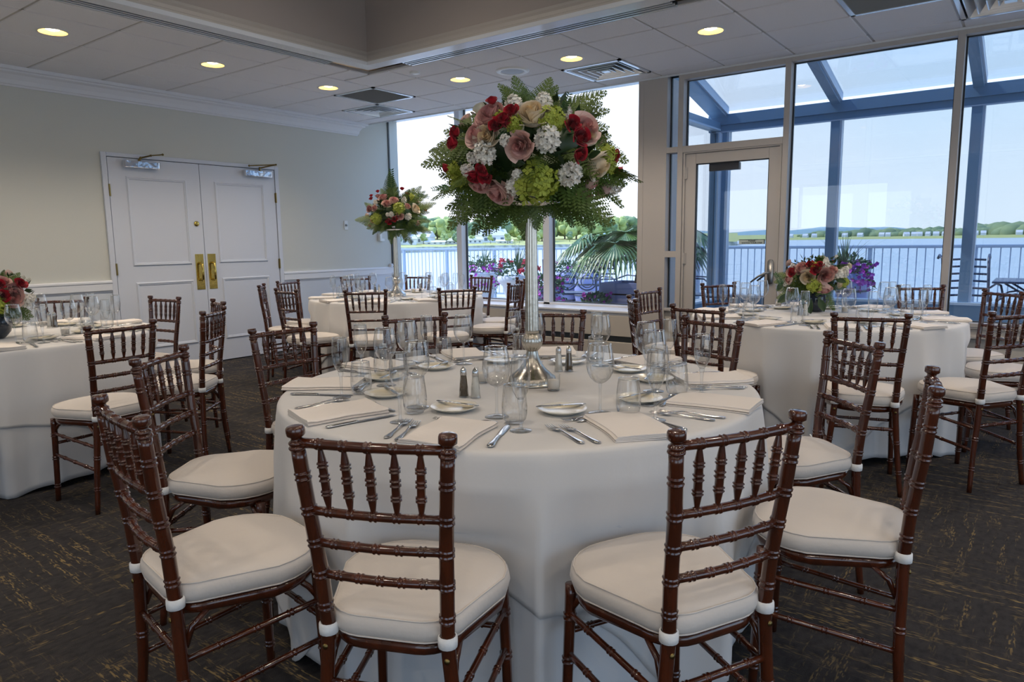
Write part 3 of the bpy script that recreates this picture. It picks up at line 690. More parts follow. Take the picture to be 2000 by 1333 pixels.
while x < 13.9:
    x += .1165
    if min(abs(x - p) for p in posts) < .05: continue
    vis = in_frame((x, YRL, .6), 20) and not (-3.75 < x / 1 * 1 < -3.75)
    if vis and cnt < 99:
        if cnt == 0: first_b.location = (xr(x), 0, 0)
        else:
            o = first_b.copy(); COL.objects.link(o); o.location = (xr(x), 0, 0)
        cnt += 1
    else: rest.tube([(xr(x), 0, .11), (xr(x), 0, 1.06)], .0085, 5, False)
rest_o = rest.build('balusters', 'rail_paint', rl_); rest_o['kind'] = 'stuff'

struct(MB().add([(-4000, 12.5, -2.2), (4000, 12.5, -2.2), (4000, 4000, -2.2), (-4000, 4000, -2.2)], [(0, 1, 2, 3)]).build('water', 'water'))
rnd = random.Random(5)
# near shore on the left: bank, sea wall, trees and houses about 250 m away
def pol(px, py, dist):
    d = ray(px, py); h = math.hypot(d.x, d.y); return EYE + d * (dist / h)
bank = MB(); rows = [[], [], [], []]
for i in range(41):
    px = 560 + i * 22; D = 215 + (px - 560) * .19
    c = pol(px, 480, D); n_ = Vector((c.x, c.y, 0)).normalized()
    for k, (off, z) in enumerate(((0, -2.6), (1.5, -.2), (34, 1.0), (160, 5.5))): q = Vector((c.x, c.y, 0)) + n_ * off; rows[k].append((q.x, q.y, z + rnd.uniform(-.15, .15) * (k > 0)))
bank.grid(rows[:2]); bank.cur = 1; bank.grid(rows[1:]); struct(bank.build('terrain_near', ['rubble', 'lawn'], None, True))
def blob_tree(mb, c, r, h, m=14):
    for _ in range(m):
        a = rnd.uniform(0, 2 * PI); q = r * rnd.uniform(.1, .75); z = h * rnd.uniform(.25, .9); rr = r * rnd.uniform(.28, .5)
        s0 = len(mb.v); mb.ball((c[0] + q * math.cos(a), c[1] + q * math.sin(a), c[2] + z), rr, 9, 6)
        for i in range(s0, len(mb.v)):
            v = mb.v[i]; k = 1 + rnd.uniform(-.06, .06); mb.v[i] = (v[0] + (rnd.random() - .5) * rr * .35, v[1] + (rnd.random() - .5) * rr * .35, v[2] + (rnd.random() - .5) * rr * .35)
TP = []
for i in range(34):
    px = 764 + i * 14.5 + rnd.uniform(-6, 6); back = rnd.uniform(45, 120)
    TP.append((px, back, rnd.uniform(7.5, 11) * (1.15 if px > 1040 else 1), rnd.random() < .35))
for i in range(16): TP.append((775 + i * 30 + rnd.uniform(-8, 8), rnd.uniform(16, 32), rnd.uniform(2.2, 4.5), rnd.random() < .3))
HOUSE = [(960, 448, 480, 40, 13, 8, 1), (925, 462, 478, 30, 7, 5, 0), (850, 470, 480, 24, 8, 5, 0), (825, 452, 480, 36, 9, 6, 0), (785, 458, 482, 30, 10, 7, 1), (985, 468, 482, 26, 7, 5, 0), (880, 466, 481, 28, 6, 4, 0)]
kinds = ('pale green leafy', 'dark green leafy')
for i, (px, back, h, dk) in enumerate(TP):
    D = 215 + (px - 560) * .19 + back; c = pol(px, 480, D); gz = .8 + back * .03
    t = empty('tree', (c.x, c.y, gz)); tag(t, ('%s tree on the far bank beyond the railing' if back > 40 else '%s bush near the far sea wall') % kinds[dk], 'tree', '%s trees on the far bank' % kinds[dk] if back > 40 else '%s bushes by the sea wall' % kinds[dk])
    b = MB(); blob_tree(b, (0, 0, 0), h * .55, h, 18); b.build('crown', 'tree_dark' if dk else 'tree_green', t, True)
    MB().tube([(0, 0, -1), (0, 0, h * .5)], [h * .04, h * .02], 6).build('trunk', 'soil', t)
for i, (px, yt, yb, back, w_, dp, big) in enumerate(HOUSE):
    D = 215 + (px - 560) * .19 + back; c = pol(px, 480, D); zt = pol(px, yt, D).z; zb = .6
    hs = empty('house', (c.x, c.y, zb), math.atan2(c.y, c.x) - PI / 2 + rnd.uniform(-.5, .5)); H_ = zt - zb
    tag(hs, ['large white gabled house with a chimney among the far trees', 'low white boathouse to one side of the large gabled house', 'small white waterfront house behind the sea wall', 'white house with a steep roof behind the second bouquet', 'tall white house at the edge of the far bank view', 'small white outbuilding between the large gabled house and the vase', 'low white cottage among bushes on the far bank'][i], 'house', 'white houses on the far bank')
    wv = H_ * .55
    MB().box(-w_ / 2, w_ / 2, -dp / 2, dp / 2, -1, wv).build('wall', 'house_white', hs)
    MB().add([(-w_ / 2 - .4, -dp / 2 - .4, wv), (w_ / 2 + .4, -dp / 2 - .4, wv), (w_ / 2 + .4, dp / 2 + .4, wv), (-w_ / 2 - .4, dp / 2 + .4, wv), (-w_ / 2 - .4, 0, H_), (w_ / 2 + .4, 0, H_)],
             [(0, 1, 5, 4), (2, 3, 4, 5), (0, 4, 3), (1, 2, 5), (0, 3, 2, 1)]).build('roof', 'house_roof', hs)
    if big: MB().box(w_ * .28, w_ * .28 + 1, -.5, .5, wv, H_ + 1.2).build('chimney', 'house_white', hs)
    for k in range(3): MB().box(-w_ * .35 + k * w_ * .3, -w_ * .35 + k * w_ * .3 + w_ * .12, -dp / 2 - .05, -dp / 2, wv * .35, wv * .75).build('house_window', 'house_window', hs)
# far shore across the bay
far = MB(); rows = [[], [], []]
for i in range(60):
    px = 1150 + i * 18; D = 1500 - (px - 1150) * .35
    c = pol(px, 465, D); n_ = Vector((c.x, c.y, 0)).normalized()
    for k, (off, z) in enumerate(((0, -2.4), (15, 1.5), (260, 9))): q = Vector((c.x, c.y, 0)) + n_ * off; rows[k].append((q.x, q.y, z))
far.grid(rows); struct(far.build('terrain_far', 'lawn', None, True))
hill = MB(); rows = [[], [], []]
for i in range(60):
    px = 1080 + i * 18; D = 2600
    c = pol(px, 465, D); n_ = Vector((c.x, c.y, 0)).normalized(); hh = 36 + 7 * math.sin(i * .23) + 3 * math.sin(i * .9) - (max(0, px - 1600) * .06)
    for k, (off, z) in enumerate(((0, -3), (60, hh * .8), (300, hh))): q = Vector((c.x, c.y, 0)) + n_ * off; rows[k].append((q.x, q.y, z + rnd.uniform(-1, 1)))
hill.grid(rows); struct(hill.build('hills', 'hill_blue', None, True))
tl = MB()
for i in range(420):
    px = 1560 + i * 1.12 + rnd.uniform(-5, 5); D = 1500 - (px - 1150) * .35 + rnd.uniform(40, 260)
    c = pol(px, 465, D); h = (rnd.uniform(6, 13) + (4 if px > 1900 else 0)) * (min(1, (px - 1545) / 60))
    tl.ball((c.x, c.y, rnd.uniform(1, 6)), h, 7, 5, (rnd.uniform(.8, 1.5), 1, rnd.uniform(.7, 1.05)))
o = tl.build('treeline', 'far_green', None, True); tag(o, 'band of green trees along the far shore across the water', 'trees', None, 'stuff')
for i, px in enumerate((1545, 1573, 1590, 1650, 1680, 1722, 1734, 1770, 1786, 1796, 1812, 1828, 1845, 1905, 1920, 1990)):
    D = 1500 - (px - 1150) * .35 + 28; c = pol(px, 465, D); w_ = rnd.uniform(6, 10)
    hs = empty('shore_house', (c.x, c.y, 1.2), math.atan2(c.y, c.x) - PI / 2 + rnd.uniform(-.3, .3)); tag(hs, 'tiny white house on the far shore across the water', 'house', 'tiny white houses across the water')
    MB().box(-w_ / 2, w_ / 2, -4, 4, -2, 4).build('wall', 'house_white', hs)
    MB().add([(-w_ / 2, -4.5, 4), (w_ / 2, -4.5, 4), (w_ / 2, 4.5, 4), (-w_ / 2, 4.5, 4), (-w_ / 2, 0, 7.5), (w_ / 2, 0, 7.5)], [(0, 1, 5, 4), (2, 3, 4, 5), (0, 4, 3), (1, 2, 5)]).build('roof', 'house_roof', hs)

# ------------------------------------------------------------------ deck planters and furniture
def flower_heads(mb, pts, r):
    for p in pts:
        p = Vector(p); a0 = rnd.uniform(0, 6); nrm = Vector((rnd.uniform(-.6, .6), -1, rnd.uniform(-.2, .8))).normalized()
        u_ = nrm.orthogonal().normalized(); v_ = nrm.cross(u_); vs = [p]
        for k in range(10):
            a = a0 + k * PI / 5; q = r * (1 if k % 2 else .72); vs.append(p + u_ * (q * math.cos(a)) + v_ * (q * math.sin(a)) + nrm * (.35 * r))
        mb.add(vs, [(0, 1 + k, 1 + (k + 1) % 10) for k in range(10)])
def leaves(mb, c, rad, n_, ln, zs=1.0, up=.2):
    for _ in range(n_):
        d = Vector((rnd.gauss(0, 1), rnd.gauss(0, 1), rnd.gauss(0, 1) + up)).normalized(); p = Vector(c) + Vector((d.x * rad, d.y * rad, d.z * rad * zs)) * rnd.uniform(.45, 1)
        t = (d + Vector((rnd.uniform(-.6, .6), rnd.uniform(-.6, .6), rnd.uniform(-.5, .5)))).normalized(); s_ = t.orthogonal().normalized(); s_ = (s_ * math.cos(rnd.uniform(0, 6)) + t.cross(s_) * math.sin(rnd.uniform(0, 6)))
        l = ln * rnd.uniform(.7, 1.3); w_ = l * .28
        mb.add([p, p + t * l * .5 + s_ * w_, p + t * l, p + t * l * .5 - s_ * w_], [(0, 1, 2, 3)])
def spikes(mb, c, n_, ln, spread=.6):
    for k in range(n_):
        a = rnd.uniform(0, 2 * PI); sp = spread * rnd.uniform(.1, 1); l = ln * rnd.uniform(.75, 1.1); q = []
        for i in range(6):
            t = i / 5; q.append((Vector(c) + Vector((math.cos(a) * sp * l * t * (1 + .4 * t), math.sin(a) * sp * l * t * (1 + .4 * t), l * t * (1 - .35 * sp * t))), .011 * (1 - t) + .001))
        sd = Vector((-math.sin(a), math.cos(a), 0)); vs = []
        for p, w_ in q: vs += [p - sd * w_, p + Vector((0, 0, w_ * .4)), p + sd * w_]
        mb.add(vs, [(3 * i + j, 3 * i + j + 1, 3 * i + j + 4, 3 * i + j + 3) for i in range(5) for j in range(2)])
def pot_lathe(kind):
    if kind == 'urn': return [(.13, 0), (.15, .02), (.16, .05), (.21, .30), (.27, .52), (.33, .56), (.35, .60), (.35, .66), (.32, .68), (.29, .66), (.27, .60), (.0001, .60)]
    return [(.20, 0), (.21, .02), (.245, .18), (.255, .32), (.245, .48), (.215, .62), (.205, .62), (.20, .56), (.0001, .56)]
def planter(x, y, kind, sc, label, fl, fmat, nfl, spk, group=None, wheels=False, droop=False):
    r = empty('planter', (x, y, .05)); tag(r, label, 'planter', group)
    pf = [(a * sc, b_ * sc) for a, b_ in pot_lathe(kind)]
    MB().lathe(pf, 28).build('pot', 'urn_grey' if kind == 'urn' else 'barrel_blue', r, True); h = (.60 if kind == 'urn' else .56) * sc; top = (.68 if kind == 'urn' else .62) * sc
    if kind == 'barrel':
        for z in (.10, .22, .42, .54):
            rr = sc * (.24 if z in (.10, .54) else .258); MB().lathe([(rr - .006, z * sc - .012), (rr + .004, z * sc - .012), (rr + .004, z * sc + .012), (rr - .006, z * sc + .012)], 28).build('hoop', 'hoop', r, True)
    MB().lathe([(.0001, h + .005), (.22 * sc, h + .004)], 20).build('soil', 'soil', r)
    R0 = (.34 if kind == 'urn' else .26) * sc
    b = MB(); leaves(b, (0, 0, top + .06), R0 * 1.1, 420, .06, .55); 
    if droop: leaves(b, (0, 0, top - .05), R0 * 1.35, 380, .055, .9, -.4)
    b.build('foliage', 'plant_green', r)
    if spk: b = MB(); spikes(b, (0, 0, top), 26, spk, .75); b.build('spike_leaves', 'spike_green', r)
    b = MB(); pts = []
    for _ in range(nfl):
        a = rnd.uniform(0, 2 * PI); q = R0 * rnd.uniform(.5, 1.35)
        z = top + rnd.uniform(.02, .20) if not droop else top + rnd.uniform(-.28, .16)
        pts.append((q * math.cos(a), q * math.sin(a), z))
    if fl == 'geranium':
        for p in pts[:14]: flower_heads(b, [(p[0] + rnd.gauss(0, .022), p[1] + rnd.gauss(0, .022), p[2] + .06 + rnd.gauss(0, .02)) for _ in range(26)], .020)
    else: flower_heads(b, pts, .032)
    b.build('flower_heads', fmat, r)
    return r
planter(-8.55, 10.5, 'urn', .98, 'grey planter overflowing with magenta petunias and spiky leaves behind the corner table', 'petunia', 'petunia', 190, .55, droop=True)
planter(-6.05, 9.0, 'barrel', .85, 'low planter of magenta petunias seen past the window mullion', 'petunia', 'petunia', 120, 0, droop=True)
planter(-7.08, 9.6, 'urn', .98, 'pale grey urn planter with crimson geraniums and spiky leaves', 'geranium', 'geranium', 40, .60)
planter(-7.35, 11.6, 'barrel', 1.02, 'blue hooped barrel planter beside the iron bench, nearer the white urn', 'petunia', 'petunia', 14, .22, 'blue barrel planters')
planter(-6.80, 11.45, 'barrel', 1.02, 'plain blue barrel planter right behind the iron bench arm', 'petunia', 'petunia', 14, .22, 'blue barrel planters')
planter(-2.20, 10.6, 'barrel', 1.2, 'planter overflowing with purple petunias behind the low bouquet by the glass door', 'petunia', 'petunia', 300, .62, droop=True)
b_ = planter(-4.72, 8.15, 'barrel', .60, 'low pot of pink petunias against the bay window', 'petunia', 'petunia', 60, 0, droop=True)
# palm in a slatted box
r = empty('potted_palm', (-4.35, 8.65, .05)); tag(r, 'large fan palm in a blue slatted planter box outside the window', 'palm')
b = MB()
for k in range(4): b.box(-.42, .42, -.30, -.28, .03 + k * .165, .03 + k * .165 + .145).box(-.42, .42, .28, .30, .03 + k * .165, .03 + k * .165 + .145).box(-.42, -.40, -.28, .28, .03 + k * .165, .03 + k * .165 + .145).box(.40, .42, -.28, .28, .03 + k * .165, .03 + k * .165 + .145)
b.build('planter_box', 'barrel_blue', r, False, .004)
MB().box(-.39, .39, -.27, .27, .02, .62).build('soil', 'soil', r)
b = MB(); b.tube([(0, 0, .6), (.02, 0, .8), (.0, 0, 1.24)], [.07, .06, .04], 8).build('trunk', 'soil', r)
for k in range(23):
    a = k * 2.4 + rnd.uniform(-.2, .2); lift = rnd.uniform(.1, 1.0); sl = rnd.uniform(.42, .78)
    base = Vector((0, 0, 1.18)); dr = Vector((math.cos(a), math.sin(a), 0)); mid = base + dr * sl * .5 + Vector((0, 0, .22 * lift + .05)); hub = base + dr * sl + Vector((0, 0, .30 * lift - .05))
    b = MB(); b.tube([base, mid, hub], [.012, .010, .008], 6)
    ax = (hub - mid).normalized(); ax = (ax + Vector((0, 0, -.35))).normalized(); side = ax.cross(Vector((0, 0, 1))).normalized()
    for j in range(26):
        th = (j - 12.5) / 12.5 * 2.0; d = (ax * math.cos(th) + side * math.sin(th)).normalized(); L = .52 * (1 - .18 * abs(th) / 2) * rnd.uniform(.9, 1.05)
        w0 = Vector((0, 0, 1)).cross(d).normalized(); q = []
        for i in range(6):
            t = i / 5; q.append((hub + d * L * t + Vector((0, 0, -.26 * t * t * L * (1.6 if i > 3 else 1))), .019 * math.sin(PI * min(1, .18 + t * .82)) + .0015))
        vs = []
        for p, w_ in q: vs += [p - w0 * w_, p + Vector((0, 0, -.4 * w_)), p + w0 * w_]
        b.add(vs, [(3 * i + c, 3 * i + c + 1, 3 * i + c + 4, 3 * i + c + 3) for i in range(5) for c in range(2)])
    b.build('palm_frond', 'palm_green', r)
# wrought iron furniture
def iron_chair(x, y, rz, label, arms=True):
    r = empty('iron_chair', (x, y, .05), rz); tag(r, label, 'chair', 'iron deck chairs')
    MB().box(-.23, .23, -.22, .22, .42, .44).build('seat', 'iron', r, False, .01)
    b = MB()
    for k in range(6):
        z = .52 + k * .085; w_ = .23 - .004 * k; bk = .24 + .02 * k
        b.tube([(-w_, -bk, z), (0, -bk - .03, z + .01), (w_, -bk, z)], .014, 6)
    b.build('back_slats', 'iron', r, True)
    for s_ in (-1, 1):
        MB().tube([(s_ * .24, -.30, 0), (s_ * .235, -.22, .3), (s_ * .235, -.23, .5), (s_ * .235, -.30, .80), (s_ * .24, -.36, .96), (s_ * .26, -.44, 1.0), (s_ * .27, -.47, .96)], .016, 8).build('back_post', 'iron', r, True)
        MB().tube([(s_ * .24, .26, 0), (s_ * .235, .20, .25), (s_ * .235, .20, .44)], .014, 8).build('leg', 'iron', r, True)
        MB().tube([(s_ * .25, -.24, .62), (s_ * .27, -.05, .68), (s_ * .27, .16, .67), (s_ * .27, .24, .60), (s_ * .27, .20, .52), (s_ * .27, .13, .54)], .012, 8).build('arm', 'iron', r, True)
    MB().tube([(-.235, .2, .2), (0, .18, .24), (.235, .2, .2)], .009, 6).tube([(-.235, -.2, .12), (.235, -.2, .12)], .009, 6).tube([(-.24, -.2, .2), (-.24, 0, .12), (-.24, .2, .2)], .008, 6).tube([(.24, -.2, .2), (.24, 0, .12), (.24, .2, .2)], .008, 6).build('stretcher', 'iron', r, True)
iron_chair(-.66, 9.75, PI + .25, 'dark iron armchair with curved slats beside the deck table')
iron_chair(-4.05, 9.9, -PI / 2 + .2, 'dark iron armchair seen side-on through the glass door')
iron_chair(-5.35, 9.9, -PI / 2 - .3, 'dark iron chair behind the palm fronds')
r = empty('iron_table', (.28, 9.9, .05)); tag(r, 'dark iron deck table with scrolled legs beside the armchair', 'table')
MB().box(-.72, .72, -.42, .42, .70, .725).build('table_top', 'iron', r, False, .01)
for s_ in (-1, 1):
    for s2 in (-1, 1):
        pts = [(s_ * (.55 - .20 * math.cos(t)) - s_ * .05, s2 * .3, .38 + .20 * math.sin(t)) for t in [i * PI / 8 for i in range(0, 15)]]
        MB().tube([(s_ * .6, s2 * .34, .70), (s_ * .3, s2 * .3, .5), (s_ * .35, s2 * .3, .2), (s_ * .62, s2 * .36, 0)], .013, 6).tube(pts, .011, 6).build('leg', 'iron', r, True)
r = empty('iron_bench', (-5.95, 9.6, .05), .35); tag(r, 'dark iron bench arm with two ring scrolls beside the palm', 'bench')
MB().box(-.45, .45, -.22, .22, .40, .425).build('seat', 'iron', r, False, .01)
b = MB()
for c in (-.16, .16):
    b.tube([(c + .16 * math.cos(t), .2, .60 + .16 * math.sin(t)) for t in [i * PI / 9 for i in range(19)]], .011, 6)
    b.tube([(c + .10 * math.cos(t), .2, .58 + .10 * math.sin(t)) for t in [i * PI / 7 for i in range(15)]], .009, 6)
b.build('scrolls', 'iron', r, True)
for s_ in (-1, 1):
    MB().tube([(s_ * .46, -.26, 0), (s_ * .44, -.2, .42), (s_ * .45, -.28, .95)], .015, 6).build('back_post', 'iron', r, True)
    MB().tube([(s_ * .46, .24, 0), (s_ * .44, .2, .42)], .014, 6).build('leg', 'iron', r, True)
# ================================================================== CHAIRS
# local frame: x to the sitter's right seen from behind, y towards the table, z up; origin under the back posts
RZ = (.884, .737, .664, .590)                      # rail heights
def post_c(s_, z):
    """centre line of a back post / rear leg"""
    pts = ((0, .030, .180), (.20, .044, .158), (.40, .046, .1385), (.464, .046, .1345), (.59, .037, .1395), (.664, .027, .1435), (.737, .017, .149), (.884, .003, .160), (.93, 0, .1625))
    for (z0, y0, x0), (z1, y1, x1) in zip(pts, pts[1:]):
        if z <= z1 or z1 == .93:
            t = (z - z0) / (z1 - z0); return Vector((s_ * (x0 + (x1 - x0) * t), y0 + (y1 - y0) * t, z))
def ringed(prof, zs, rb, rr, w=.0034, gap=.0062):
    """insert double bamboo rings at the given heights; prof: function z->radius"""
    out = []
    for z in sorted(zs):
        for c in (z - gap, z + gap): out += [(c - w - .0012, 0), (c - w, 0), (c - w * .45, rr * .9), (c, rr), (c + w * .45, rr * .9), (c + w, 0), (c + w + .0012, 0)]
    return out
def post_mesh(s_):
    zs = [.10, .25, .39] + [.60 - .012] + list(RZ[1:3]) + [.80, .52]
    zs = [.12, .27, .515, .590, .664, .737, .812]
    ring = ringed(None, zs, 0, .0024)
    zz = sorted(set([0, .04, .2, .35, .43, .47, .56, .63, .70, .77, .85, .868] + [a for a, _ in ring]))
    rd = dict(ring); pts = []; rad = []
    for z in zz:
        base = .0115 + .0045 * min(1, z / .40) - .001 * max(0, (z - .6) / .3)
        pts.append(post_c(s_, z)); rad.append(base + rd.get(z, 0))
    return MB().tube(pts, rad, 10)
def finial_mesh(s_):
    top = [(.868, .0150), (.871, .0180), (.874, .0188), (.877, .0180), (.880, .0150), (.883, .0168), (.886, .0176), (.889, .0168), (.892, .0125), (.896, .0112), (.900, .0125), (.903, .0165), (.906, .0190), (.914, .0192), (.922, .0190), (.9255, .0176), (.927, .0150), (.9275, .0060)]
    top = [(.868 + (z - .868) * .84, r_) for z, r_ in top]
    return MB().tube([post_c(s_, z) for z, _ in top], [r * 1.0 for _, r in top], 12)
def rod(p0, p1, r, n_r, bow=0.0, rr=.0020, seg=10):
    p0, p1 = Vector(p0), Vector(p1); L = (p1 - p0).length; ts = [0, 1]; rd = {}
    for k in range(n_r):
        c = (k + 1) / (n_r + 1)
        for g_ in (-.0052, .0052):
            for dx, e in ((-.0042, 0), (-.0030, 0), (-.0014, rr * .9), (0, rr), (.0014, rr * .9), (.0030, 0), (.0042, 0)): t = c + (g_ + dx) / L; ts.append(t); rd[t] = e
    for k in range(7): ts.append(k / 6)
    ts = sorted(set(ts)); return MB().tube([p0.lerp(p1, t) + Vector((0, -bow * math.sin(PI * t), 0)) for t in ts], [r + rd.get(t, 0) for t in ts], seg)
def bowy(t, b): return -b * math.sin(PI * t)
def spindle_mesh(k):
    t = (k + 1) / 6; a = post_c(-1, RZ[0]).lerp(post_c(1, RZ[0]), t); b = post_c(-1, RZ[1]).lerp(post_c(1, RZ[1]), t)
    a.y += bowy(t, .012); b.y += bowy(t, .012); L = (a - b).length; pr_ = [(0, .0042), (.05, .0046), (.22, .0088), (.245, .0092)]
    for c in (.27, .32, .45, .52, .68, .73): pr_ += [(c - .020, .0092), (c - .013, .0094), (c - .006, .0122), (c + .006, .0122), (c + .013, .0094), (c + .020, .0092)]
    pr_ += [(.755, .0092), (.78, .0088), (.95, .0046), (1, .0042)]; pr_ = sorted(pr_)
    return MB().tube([a.lerp(b, q) for q, _ in pr_], [r for _, r in pr_], 8)
def seat_outline(ins=0.0, n_=6):
    xb, xf, yb, yf = .150 - ins, .198 - ins, .045 + ins, .425 - ins; rc = (.088, .150)
    pts = []
    def arc(cx, cy, r, a0, a1):
        for i in range(n_ + 1): a = a0 + (a1 - a0) * i / n_; pts.append((cx + r * math.cos(a), cy + r * math.sin(a)))
    arc(xb - rc[0] + .0, yb + rc[0], rc[0], -PI / 2, -.12); arc(xf - rc[1], yf - rc[1], rc[1], -.06, PI / 2)
    arc(-xf + rc[1], yf - rc[1], rc[1], PI / 2, PI + .06); arc(-xb + rc[0], yb + rc[0], rc[0], PI + .12, 1.5 * PI)
    return pts
def seat_loop(ins):
    if ins <= .03: return seat_outline(ins)
    k = 1 - (ins - .03) / .17; return [(x * k, .235 + (y - .235) * k) for x, y in seat_outline(.03)]
def stack(mb, layers):
    """layers of (inset, z): outlines joined and capped"""
    vs = []; fs = []; n = None
    for ins, z in layers:
        o = seat_loop(ins); n = len(o); vs += [(x, y, z) for x, y in o]
    for i in range(len(layers) - 1): fs += [(i * n + k, i * n + (k + 1) % n, (i + 1) * n + (k + 1) % n, (i + 1) * n + k) for k in range(n)]
    cen = len(vs); vs.append((0, .235, layers[-1][1] + .001)); L = (len(layers) - 1) * n
    fs += [(L + k, L + (k + 1) % n, cen) for k in range(n)] + [tuple(reversed(range(n)))]
    return mb.add(vs, fs)
def make_chair():
    r = empty('ballroom_chair')
    for s_ in (-1, 1):
        p = post_mesh(s_).build('back_post', 'mahogany', r, True); finial_mesh(s_).build('finial', 'mahogany', p, 2)
        sc = post_c(s_, .425); MB().lathe([(.0001, .0035), (.005, .003), (.0065, 0)], 10).xf(Matrix.Translation((sc.x, sc.y - .0155, sc.z)) @ Matrix.Rotation(PI / 2, 4, 'X')).build('screw', 'old_brass', p, True)
        zf = [0, .03]; pts = []; rad = []
        rd = dict(ringed(None, [.08, .225, .345], 0, .003)); zz = sorted(set([0, .12, .3, .40, .43] + list(rd)))
        for z in zz: pts.append(Vector((s_ * (.178 - .012 * z / .43), .40 - .012 * z / .43, z))); rad.append(.0125 + .003 * z / .43 + rd[z] if z in rd else .0125 + .003 * z / .43)
        MB().tube(pts, rad, 10).build('front_leg', 'mahogany', r, True)
    for i, z in enumerate(RZ):
        rod(post_c(-1, z), post_c(1, z), .0098 if i else .0105, 5, .012).build('back_rail', 'mahogany', r, True)
    for k in range(5): spindle_mesh(k).build('spindle', 'mahogany', r, True)
    stack(MB(), [(.012, .414), (.003, .420), (0, .432), (.002, .443), (.012, .447)]).build('seat', 'mahogany', r, True)
    for s_ in (-1, 1):
        for z in (.355, .245):
            a = post_c(s_, z - .035); rod((s_ * .173, .395, z), a, .0082, 3).build('stretcher', 'mahogany', r, True)
    rod((-.174, .395, .30), (.174, .395, .30), .0082, 4).build('stretcher', 'mahogany', r, True)
    rod(post_c(-1, .335), post_c(1, .335), .0088, 4).build('stretcher', 'mahogany', r, True)
    for s_ in (-1, 1):
        MB().tube([(s_ * .168, .385, .36), (s_ * .160, .365, .395), (s_ * .135, .34, .42), (s_ * .11, .33, .43)], [.007, .0085, .0085, .007], 6).build('bracket', 'mahogany', r, True)
        MB().tube([post_c(s_, .35) + Vector((0, .012, 0)), post_c(s_, .39) + Vector((0, .03, .005)), post_c(s_, .40) + Vector((0, .07, .022))], [.007, .0085, .007], 6).build('bracket', 'mahogany', r, True)
    c = stack(MB(), [(.012, .447), (.000, .450), (-.007, .460), (-.010, .474), (-.008, .490), (-.001, .499), (.012, .5055), (.03, .5095), (.06, .513), (.11, .516), (.15, .517)]).build('cushion', 'ivory_cushion', r, True)
    for z, ins in ((.4985, -.003), (.4515, -.003)):
        o = [(x, y, z) for x, y in seat_outline(ins)]; MB().tube(o + [o[0]], .0022, 5, False).build('piping', 'ivory_cushion', c, True)
    for s_ in (-1, 1):
        p = post_c(s_, .462); b = MB(); b.lathe([(.0170, -.013), (.0205, -.011), (.021, 0), (.0205, .011), (.0170, .013)], 14, c=(p.x, p.y, p.z))
        b.add([(p.x - s_ * .012, p.y + .01, .450), (p.x - s_ * .03, p.y + .04, .452), (p.x - s_ * .03, p.y + .04, .474), (p.x - s_ * .012, p.y + .01, .474), (p.x + s_ * .004, p.y + .014, .450), (p.x - s_ * .02, p.y + .045, .452), (p.x - s_ * .02, p.y + .045, .474), (p.x + s_ * .004, p.y + .014, .474)],
              [(0, 1, 2, 3), (7, 6, 5, 4), (0, 4, 5, 1), (3, 2, 6, 7)])
        b.build('cushion_tie', 'white_tie', r, True)
    return r
chair0 = make_chair(); freeze(chair0)
CT, CG, CC, CD = 'centre table', 'glass-door table', 'window-corner table', 'double-door table'
HOURS = {'T1': {0: 'four', 1: 'three', 2: 'two', 3: 'twelve', 4: 'eleven', 5: 'ten', 6: 'nine', 7: 'eight', 8: 'six', 9: 'five'}}
